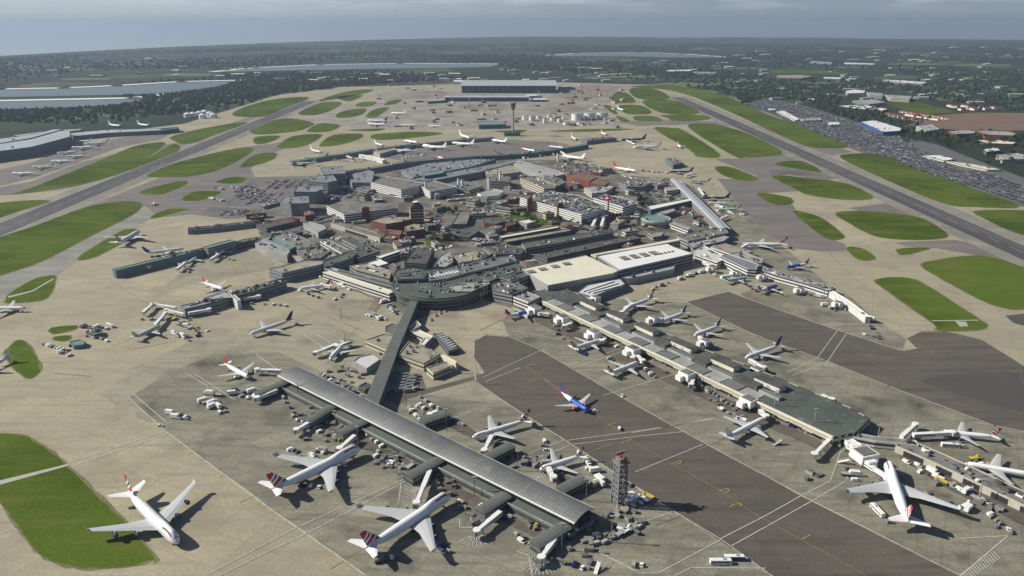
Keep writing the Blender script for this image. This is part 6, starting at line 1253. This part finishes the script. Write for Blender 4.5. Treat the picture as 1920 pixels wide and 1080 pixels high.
ROWS = """318,778 355,783 5 tltvd 1.2|385,750 410,765 5 tlttt .9|388,740 410,742 3 tgl .4|408,775 424,772 3 vgd .2|435,730 440,745 2 vt .5|446,745 475,735 4 vtvt .2|463,748 490,745 4 vtsd .2|300,800 302,800 1 g 0
570,790 640,828 12 dvgdlvdcdvdg .8|528,745 560,790 8 vdldgdvd .9|540,840 560,850 3 vdc .5|575,862 610,838 5 vvdtc .4|600,850 610,853 2 vv 1|690,815 720,838 6 vcdvdv .3|700,850 765,885 10 dvdvdgdvdc 1.1|720,865 768,880 8 dgvdvddl .5|745,893 772,900 3 ddv .8|786,855 770,840 3 dvd .5
565,915 600,918 3 vdg .8|545,905 575,902 4 lddd .2|815,1020 850,1035 5 vvvdd .4|820,1028 838,1038 2 tv .3|860,880 905,905 6 dvvddl 1|855,940 875,958 4 ddgd .5|900,950 960,975 9 dvdgdldvd 1|975,960 1010,1000 8 ddvdbdgd 1|960,1000 1000,1030 7 dldvdsd .2|1060,1055 1120,1075 7 dvdgdds .5|1095,980 1130,1030 7 dldvdvd .2
1125,1020 1200,985 14 vdldldldldldvl .15|1150,968 1225,930 14 yldldldldvldl .15|1155,990 1185,1000 5 ldvdt .3|1190,1060 1200,1062 2 vg .3|1170,905 1185,912 3 vvc .2|1015,830 1030,870 8 vdvcdvdt 1|975,860 1010,880 5 dcvdv .4|840,785 870,800 6 vcdgdv .4|790,745 820,770 6 dvdvdg .5|1100,868 1118,890 3 tvt .4|1110,907 1128,900 3 ttt 1.2
640,690 665,700 6 dvgdvd .3|600,700 640,720 7 ddddvdd .6|615,720 670,740 8 dddddddv .4|665,745 682,742 3 dtd .4|690,590 720,602 7 vvtdvtv .5|728,575 745,590 6 tvdtvd .8|715,570 740,562 4 vtvd .2|560,545 600,560 5 vvdgd .4|600,520 660,545 14 vvtvvvcvvtvvcv .3|625,565 650,550 3 vdv .3|545,575 490,572 4 vdvg .3
735,700 785,735 18 ddddddddddddddvddd .9|760,762 785,790 7 vdvdvdg .4|780,760 800,768 4 vvdv .2|815,680 820,700 2 bb .4|800,655 840,700 4 dvdv .7|700,650 740,690 4 vdvd .5
335,610 375,618 6 vdtvdg .3|330,628 355,640 6 tttvvd .2|345,605 375,632 7 vdvtcdv .6|388,620 392,622 1 c .2|420,572 500,560 8 dvdcvdvd .2|265,600 330,600 6 dvdvdl .2|395,560 420,552 3 ddv .2|330,495 360,512 8 vdtvdtvd .4|365,488 380,492 4 dvdv .4|400,478 440,490 5 vdvdg .4|290,480 330,490 4 vdvd .2
82,645 130,660 12 vvcvvccvcvcv .15|115,660 128,668 4 vvdv .2|150,612 210,618 8 vtdvtdvl .3|165,628 200,640 8 vcvdvcdv .4|205,612 208,613 1 b 1.4|130,648 150,655 4 vcvc .2
1225,660 1275,690 12 vdvdddgddvdl .4|1255,685 1270,692 6 dddddd .2|1150,650 1190,668 6 vdvdgd .4|1140,672 1165,690 5 vdgdv .3|1030,600 1060,640 5 dvdvd .3|1080,655 1100,668 3 vdv .3|1205,690 1230,712 5 ddvdd .3|1330,735 1380,765 12 ddvdddvddddd .3|1345,765 1400,790 6 vcddgv .4|1440,760 1500,805 10 tdvddvdgdd .3|1480,800 1510,808 5 vtddt .2
1310,712 1330,740 5 dvddv .3|1158,805 1164,806 1 v 0|1166,743 1166,745 1 g .3|1358,771 1368,772 1 b 1.2|1390,780 1460,840 6 dvdcds .5|1560,830 1600,860 5 ldddv .2|1578,862 1590,900 3 sdl .3|1594,880 1612,904 5 vvtdv .2|1680,835 1720,870 8 vtdvtdvg .4|1700,865 1850,945 26 vdvvcdvtdvdvdddvdvtdvvdldvd .3|1720,880 1880,960 22 dvdddvldddvdtdvdldddvd .4|1820,860 1850,880 4 ldvl .3|1780,838 1815,842 4 bdvd .2
1850,965 1880,985 6 vdddvd .3|1860,990 1905,1000 4 dvgd .3|1805,950 1830,962 4 lttd .3|1645,960 1662,980 4 bdld .8|1600,860 1625,850 4 dvld .3|1700,690 1740,700 0 v 0|1620,590 1650,640 8 ldddvddd .2|1545,570 1565,585 5 vtdvd .2|1565,578 1590,585 4 vvdt .2|1488,552 1550,560 6 vdvdtd .3|1390,525 1420,550 5 vdvdv .3|1330,508 1345,520 4 vtvd .2
1620,628 1655,636 10 dddddddddd .3|1460,550 1475,556 2 vg .2|1380,470 1420,490 5 vvdtv .4|1270,525 1330,508 10 tvdtvdvtdv .3|1215,545 1260,530 4 sdtd .3|1395,455 1405,470 3 vvt .3|1280,400 1330,408 14 tvdtvdvtvdtvdv .4|1250,395 1290,402 8 vdvdvtvd .3|1340,395 1380,402 6 vdvdtv .3|1375,408 1400,402 4 vdtv .3|1300,420 1345,432 8 vtvdcvdt .4
1165,330 1220,345 12 tvdtvdtvdcvt .3|1190,320 1250,325 12 vdtvdvtvdvdt .3|1065,300 1110,320 14 vtdvdtdvdvdtdv .6|1040,300 1065,310 6 vvtdvt .4|610,300 680,305 16 vdvdtvdvdvdtvdvd .3|670,300 730,306 12 vdtvdvdtvdvd .3|740,300 800,290 12 vdvdtvdvdvtd .3|500,318 560,314 4 dvdv .2|960,300 1040,290 10 vdtvdvtvdt .3
560,440 640,450 12 tvtvcvtvcvvt .3|500,470 540,476 5 tdvtd .2|600,470 690,480 12 vcvtvcvdtvcv .3|690,455 760,445 14 vcvvcvtvvcvvtc .3|700,430 760,442 10 vcvvtvcvvc .3|880,455 960,450 18 vcvvtvcvvcvvtvcvvc .4|895,462 930,458 6 ttvttv .3|800,475 860,460 8 vcvtvcvc .3|960,400 1000,408 10 cvccvccvcc .3|925,385 1000,390 12 cvccvccvcccv .4|880,392 930,400 10 cvccvvccvc .3
430,350 480,365 14 vtvdtvdvtvdvtv .5|390,372 430,380 6 vtdvtd .4|400,352 420,356 2 vt .2|1000,438 1060,428 8 bcvcbcvc .2|1060,450 1180,440 8 vcvcvcvc .2|1080,425 1180,418 12 cvccvcccvccv .3|1140,400 1200,410 10 cvccvccvcc .3|860,380 900,386 8 cvccvccv .3|795,395 840,400 8 cvcbvccv .3|1040,310 1100,325 8 vdtvdvtd .4|560,410 620,405 8 cvccvccv .3|640,410 690,405 6 cvccvc .3"""
for r in ROWS.replace('\n', '|').split('|'):
    a, c, n_, ks, jt = r.split(); a = tuple(map(float, a.split(','))); c = tuple(map(float, c.split(','))); n_ = int(n_); h0 = hd(a, c); jt = float(jt); h1 = rv.choice([0, math.pi / 2, math.pi / 2])
    for i in range(n_):
        t = (i + .5) / n_; k, cols = MARK[ks[i % len(ks)] if ks[i % len(ks)] in MARK else 'v']; sp = 6 if n_ > 1 else 0
        x = a[0] + (c[0] - a[0]) * t + rv.uniform(-sp, sp) * (a[1] - 39) / 800; y = a[1] + (c[1] - a[1]) * t + rv.uniform(-sp, sp) * jt * ((a[1] - 39) / 900) ** 1.5
        vehicle(x, y, h0 + h1 + rv.uniform(-.15, .15) + (rv.choice([0, 1.57]) if jt > .35 else 0), k, rv.choice(cols))
mat('busblue', (.05, .05, .25), rough=.5, fine=0)
vehicle(1351, 1057, hd((1335, 1058), (1368, 1058)), 'bus', 'white', 'white roofed airside bus with a red front parked at the road junction'); vehicle(1376, 1050, hd((1360, 1051), (1393, 1051)), 'bus', 'busblue', 'white roofed airside bus with dark sides behind the red fronted one')
vehicle(722, 1052, hd((705, 1055), (738, 1046)), 'tanker', 'grey', 'long grey fuel tanker behind the wing of the parked jumbo')
vehicle(642, 872, hd((630, 868), (652, 880)), 'truck', 'white', 'white high loader with a pale green door at the nose of the second jumbo'); vehicle(1116, 772, hd((1104, 771), (1128, 772)), 'tug', 'white', 'flat white tug at the nose of the blue fronted jet')
vehicle(988, 972, hd((975, 965), (1003, 980)), 'bus', 'white', 'white airside bus under the curved roof pier'); vehicle(1590, 893, 0, 'stairs', 'blue', 'blue container rack by the jumbo at the service pier')
# ---- the great car park: the cars that show largest one by one, the far rows as one mass
PK = parse("1560,216 1620,233 1690,258 1745,292 1800,320 1850,322 1925,352 1990,390 1990,415 1925,386 1800,345 1600,280 1500,236 1440,211 1392,197 1440,188 1500,198"); pk = [W(x, y) for x, y in PK]
dr = (W(*vl(2373, 700, 300)) - W(*vl(2373, 700, 500))).normalized(); da = math.atan2(dr.y, dr.x) - math.pi / 2; dn = Vector((dr.y, -dr.x, 0))
org = W(1925, 386); cars = []
for i in range(-2, 60):
    for j in range(-20, 330):
        p = org + dn * (i * 8.4 + (0 if i % 2 else 3.0)) + dr * (j * 5.4); 
        if j % 22 == 0 or rv.random() < (.12 + .3 * (math.sin(i * .37 + j * .021) > .72)) or not inpoly((p.x, p.y), pk): continue
        X, Y = px(p)
        if X > 1922: continue
        cars.append((p.y, p + Vector((rv.uniform(-.3, .3), rv.uniform(-.3, .3), 0))))
cars.sort(key=lambda q: q[0]); CC = ['white', 'ltgrey', 'ltgrey', 'metalroof', 'metalroof', 'dkgrey', 'dkgrey', 'glassdk', 'carblue', 'carblue', 'carred', 'grey', 'navy', 'steel', 'bluegrey']
def carmesh(col): b = MB(); side_prism(b, [(-2.2, .35), (2.2, .35), (2.2, .8), (1.1, .95), (-2.1, .95)], 1.75, col); side_prism(b, [(-1.9, .95), (1.0, .95), (.3, 1.42), (-1.4, 1.42)], 1.55, 'glassdk'); side_prism(b, [(-1.4, 1.42), (.3, 1.42), (.3, 1.5), (-1.4, 1.5)], 1.5, col); return b.mesh('parked_car')
CM = {c_: carmesh(c_) for c_ in set(CC)}
for _, p in cars[:240]:
    c_ = rv.choice(CC); o = bpy.data.objects.new('parked_car', CM[c_]); COL.objects.link(o); o.location = (p.x, p.y, .2); o.rotation_euler = (0, 0, da + math.pi / 2 + rv.choice([0, math.pi])); tag(o, None, 'car', 'cars in the great car park'); AUTO.append((o, CN.get(c_, c_) + ' parked car'))
b = MB()
for _, p in cars[240:7000]: b.box((p.x, p.y, .25), (4.3, 1.75, 1.2), rv.choice(CC), da, base=True)
struct(tag(b.build('parked_car_rows'), 'thousands of cars in rows in the far reaches of the great car park'), 'stuff'); landmark('the great car park corner', W(1900, 370)); landmark('the car park road', W(1800, 330)); landmark('the tan covered bays', W(1830, 312)); print('cars', len(cars))
LOTS = ["1192,364 1214,347 1250,346 1292,373 1216,383", "872,388 905,380 962,386 945,398 885,399", "640,352 668,346 690,372 610,374 600,366", "803,396 838,402 838,424 806,420", "1138,398 1180,392 1215,400 1200,412 1150,412", "560,428 610,424 640,440 600,446", "1065,310 1100,306 1160,322 1120,325", "905,446 940,440 985,440 960,456 910,460", "436,352 478,346 500,360 450,376", "1080,432 1130,424 1200,430 1160,438", "500,340 560,336 600,340 560,352 500,356", "470,366 530,362 520,378 460,384", "420,396 500,394 480,404 410,404"]
b = MB()
for q in LOTS:
    q = [W(*p) for p in parse(q)]; x0, x1, y0, y1 = min(p.x for p in q), max(p.x for p in q), min(p.y for p in q), max(p.y for p in q)
    for i in range(int((x1 - x0) / 5.6)):
        for j in range(int((y1 - y0) / 3.0)):
            if (i % 3 == 2) or rv.random() < .25: continue
            p = (x0 + i * 5.6, y0 + j * 3.0)
            if inpoly(p, q) and not any(abs(k[0][0] - p[0]) < 300 and inpoly(p, k) for k in PRINTS): b.box((p[0], p[1], .2), (4.3, 1.75, 1.25), rv.choice(CC), .0, base=True)
struct(tag(b.build('parked_car_rows'), 'staff cars in rows in the lots between the terminals'), 'stuff')
# ---- light masts
for x, y, h in ((971, 883, 15), (1099, 940, 16), (1146, 1017, 18), (1053, 1032, 18), (631, 812, 18), (762, 762, 16), (837, 808, 18), (672, 842, 18), (1450, 777, 18), (1525, 808, 18), (1645, 826, 12), (1835, 935, 14), (1308, 722, 14), (1543, 565, 12), (560, 745, 12), (745, 890, 14), (890, 930, 14), (1238, 675, 12), (640, 600, 12), (1000, 690, 3)):
    c = W(x, y); root = empty('light_mast', c); tag(root, None, 'light mast', 'tall apron light masts'); AUTO.append((root, 'thin grey light mast')); b = MB(); b.beam((0, 0, 0), (0, 0, h), .45, .45, 'ltgrey'); b.build('pole', root); b = MB(); b.box((0, 0, h), (3.2, 1, .5), 'ltgrey', base=True); b.build('lamp_head', root)
# ---- yard clutter: round equipment pads and container stacks
for (x0, y0, x1, y1, n_) in ((158, 618, 200, 634, 10), (735, 703, 785, 733, 12), (590, 700, 670, 742, 12), (1000, 1010, 1110, 1070, 14), (880, 960, 930, 985, 8), (1510, 880, 1540, 900, 3), (560, 760, 640, 830, 26), (690, 850, 760, 880, 18), (800, 880, 880, 930, 14), (960, 850, 1030, 885, 14), (1720, 870, 1900, 960, 26), (1050, 600, 1400, 760, 0), (1110, 960, 1200, 1010, 12), (600, 690, 690, 740, 16), (1230, 670, 1290, 700, 10), (1330, 740, 1400, 775, 10), (330, 600, 380, 635, 8), (410, 560, 480, 575, 6)):
    for i in range(n_):
        p = W(rv.uniform(x0, x1), rv.uniform(y0, y1)); root = empty('equipment_crate', p, rv.uniform(0, 3)); tag(root, None, 'crate', 'equipment crates on the yards'); c_ = rv.choice(['steel', 'grey', 'ltgrey', 'dkgrey']); AUTO.append((root, CN.get(c_, c_) + ' equipment crate')); dx, dy, h = rv.uniform(2, 6), rv.uniform(1.5, 3.5), rv.uniform(1, 2.6)
        b = MB(); b.box((0, 0, 0), (dx, dy, h), c_, base=True); b.build('body', root); b = MB(); b.box((0, 0, h), (dx + .2, dy + .2, .2), 'grey', base=True); b.build('lid', root)
bld('island_building', 'low grey teal building on the little island of equipment', "130,640 150,636 161,640 156,646 138,648", 4, 'w_teal', 'teal', plant=0); bld('island_building', 'round edged grey block on the little island of equipment', "160,622 172,614 188,616 190,624 176,628", 4.5, 'w_grey', 'greenroof', plant=4); landmark('the little island of equipment', W(160, 630))
# ================================================================ TREES
def crown_mesh(seed, m, n=46, rr=1.0, hh=1.0):
    r_ = random.Random(seed); b = MB()
    lobes = [(r_.uniform(-.45, .45), r_.uniform(-.45, .45), r_.uniform(.0, .6), r_.uniform(.35, .6)) for _ in range(6)]
    for _ in range(n):
        l = r_.choice(lobes); d = Vector((r_.gauss(0, 1), r_.gauss(0, 1), r_.gauss(0, 1))).normalized() * l[3] * r_.uniform(.6, 1.05); c = Vector((l[0], l[1], l[2])) + d; s = r_.uniform(.16, .34)
        q = [c + Vector((r_.uniform(-s, s), r_.uniform(-s, s), r_.uniform(-s, s) * .8)) for _ in range(5)]
        b.add([(v.x * rr, v.y * rr, v.z * hh) for v in q], [(0, 1, 2), (0, 2, 3), (0, 3, 4), (0, 4, 1), (1, 3, 2), (1, 4, 3)], m)
    return b.mesh('crown')
CR = {m: [crown_mesh(i * 7 + k, m) for i in range(3)] for k, m in enumerate(('leaf_mid', 'leaf_dark', 'leaf_light'))}
b = MB(); b.cyl((0, 0, 0), .09, .05, .8, 'trunk', 6, False); b.beam((0, 0, .5), (.25, .1, .9), .04, .04, 'trunk'); b.beam((0, 0, .5), (-.2, .15, .9), .04, .04, 'trunk'); TM = b.mesh('trunk')
def tree(p, s, m):
    root = empty('tree', p, rv.uniform(0, 6)); root.scale = (s, s, s * rv.uniform(.85, 1.15)); tag(root, None, 'tree', 'trees around the airport'); AUTO.append((root, {'leaf_mid': 'mid green tree', 'leaf_dark': 'dark green tree', 'leaf_light': 'light green tree'}[m]))
    o = bpy.data.objects.new('trunk', TM); COL.objects.link(o); o.parent = root; o = bpy.data.objects.new('crown', rv.choice(CR[m])); COL.objects.link(o); o.parent = root; o.location.z = .75
for (x0, y0, x1, y1, n_, m) in ((800, 442, 832, 458, 16, 'leaf_light'), (822, 440, 860, 452, 14, 'leaf_dark'), (945, 398, 1000, 416, 14, 'leaf_light'), (1040, 410, 1100, 424, 16, 'leaf_dark'), (985, 414, 1050, 424, 8, 'leaf_mid'), (1150, 418, 1230, 432, 10, 'leaf_dark'), (955, 426, 990, 436, 6, 'leaf_mid'), (838, 392, 856, 404, 6, 'leaf_mid'), (1190, 376, 1215, 392, 8, 'leaf_dark'),
    (1690, 245, 1760, 268, 26, 'leaf_dark'), (1560, 208, 1640, 222, 16, 'leaf_dark'), (1760, 250, 1790, 280, 16, 'leaf_dark'), (1780, 262, 1920, 280, 26, 'leaf_mid'), (1680, 220, 1740, 240, 18, 'leaf_dark'), (1850, 282, 1920, 310, 14, 'leaf_dark'), (1820, 255, 1900, 265, 8, 'leaf_light'), (900, 410, 945, 418, 4, 'leaf_dark')):
    for _ in range(n_): tree(W(rv.uniform(x0, x1), rv.uniform(y0, y1)), rv.uniform(3.2, 5.6) * (1 if y0 > 380 else 1.6), rv.choice([m, m, 'leaf_mid']))
bs = MB(); 
sheet('grass', [parse(q) for q in ("795,446 832,452 850,460 800,462", "950,398 1000,394 1010,412 960,415", "1050,412 1100,420 1080,428 1040,420", "880,404 940,404 945,407 885,407", "1000,412 1030,408 1040,420 1010,424")], .23, 'grass', kind='stuff')
# far woods: thousands of small crowns as one mass
rg_ = np.random.default_rng(5)
def woods():
    V = []; F = []; MI = []; base = 0
    AF = parse("-60,345 60,318 150,262 330,228 430,206 520,178 640,163 700,158 860,150 1000,148 1180,156 1275,158 1380,182 1392,194 1440,184 1500,190 1560,212 1600,226 1700,250 1760,268 1830,298 1990,352 1990,1300 -60,1300")
    WT = [parse(s) for s in ("-80,166 220,158 455,149 405,167 312,178 215,181 266,184 270,190 215,200 120,204 -80,211", "395,138 480,126 600,120 940,118 920,131 700,133 500,136", "1015,108 1080,98 1280,99 1370,110", "1640,186 1770,186 1830,206 2000,208 2000,250 1770,248 1690,240 1650,212", "1580,166 1712,170 1712,194 1570,206", "-60,225 160,238 330,236 200,262 -60,300")]
    n = 0
    while n < 11000:
        x = rg_.uniform(-5, 1925); y = 84 + (rg_.uniform() ** 1.35) * 185
        if y < 78 + 32 * max(0, (700 - x) / 700): continue
        if inpoly((x, y), AF) or any(inpoly((x, y), w_) for w_ in WT): continue
        p = W(x, y); f = math.sin(p.x * .0031 + 2 * math.sin(p.y * .0013)) + math.sin(p.y * .0022 + 1.7 * math.sin(p.x * .0017) + 1)
        if f < rg_.uniform(-.9, 1.3): continue
        n += 1; s = rg_.uniform(4.5, 9) * (1 + max(0, (p.y - 2500)) / 7000); k = 9; ang = rg_.uniform(0, 6.28, 1)[0]
        ring = []
        for q in range(6):
            a = ang + q * 1.047; rr = s * rg_.uniform(.7, 1.25); ring.append((p.x + rr * math.cos(a), p.y + rr * math.sin(a), rg_.uniform(0, 2)))
        mid_ = []
        for q in range(6):
            a = ang + .5 + q * 1.047; rr = s * rg_.uniform(.55, 1.0); mid_.append((p.x + rr * math.cos(a), p.y + rr * math.sin(a), 5 + rg_.uniform(-1, 4)))
        V += ring + mid_ + [(p.x + rg_.uniform(-2, 2), p.y, rg_.uniform(9, 14))]; b0 = base; m = int(rg_.integers(0, 3)); m = [0, 1, 1][m] if rg_.uniform() < .85 else 2
        for q in range(6):
            j = (q + 1) % 6; F += [(b0 + q, b0 + j, b0 + 6 + q), (b0 + 6 + q, b0 + j, b0 + 6 + j), (b0 + 6 + q, b0 + 6 + j, b0 + 12)]; MI += [m] * 3
        base += 13
    me = bpy.data.meshes.new('woods'); me.from_pydata(V, [], F)
    for q in ('wood_a', 'wood_b', 'wood_c'): me.materials.append(MATS[q])
    me.polygons.foreach_set('material_index', MI); o = bpy.data.objects.new('woods', me); COL.objects.link(o); struct(tag(o, 'woods and hedges spreading to the hazy horizon'), 'stuff')
woods()
# ---- the air
m = bpy.data.materials.new('haze'); m.use_nodes = True; t = m.node_tree; t.nodes.clear(); o_ = t.nodes.new('ShaderNodeOutputMaterial'); v_ = t.nodes.new('ShaderNodeVolumePrincipled')
v_.inputs['Color'].default_value = (.415, .525, .69, 1); v_.inputs['Density'].default_value = 6.8e-5; v_.inputs['Anisotropy'].default_value = .2; t.links.new(v_.outputs[0], o_.inputs['Volume'])
MATS['haze'] = m; b = MB(); b.box((0, 6500, -60), (36000, 36000, 60 + 320), 'haze', base=True); struct(b.build('haze'), 'stuff')
# ---- what stands beside what
ORD = 'nearest second third fourth fifth sixth seventh eighth ninth tenth eleventh twelfth thirteenth fourteenth fifteenth sixteenth seventeenth eighteenth nineteenth twentieth'.split()
TENS = ['twenty', 'thirty', 'forty', 'fifty', 'sixty', 'seventy', 'eighty', 'ninety']
def ordinal(i):
    if i < 20: return ORD[i]
    t, u = divmod(i + 1, 10)
    if t >= 10: return 'outer'
    return TENS[t - 2] + ('-' + ['', 'first', 'second', 'third', 'fourth', 'fifth', 'sixth', 'seventh', 'eighth', 'ninth'][u] if u else 'th')
grp = {}
for o, d_ in AUTO:
    p = Vector((o.location.x, o.location.y, 0)); nm, pos = min(LM, key=lambda q: (q[1] - p).length); grp.setdefault((d_, nm), []).append(((pos - p).length, o))
for (d_, nm), lst in grp.items():
    lst.sort(key=lambda q: q[0])
    for i, (_, o) in enumerate(lst):
        o['label'] = f'{d_} standing by {nm}' if len(lst) == 1 else (f'{d_}, first from {nm}' if i == 0 else f'{d_}, {ordinal(i)} from {nm}')
# smooth hulls
for (k, l_), P in PM.items():
    pass
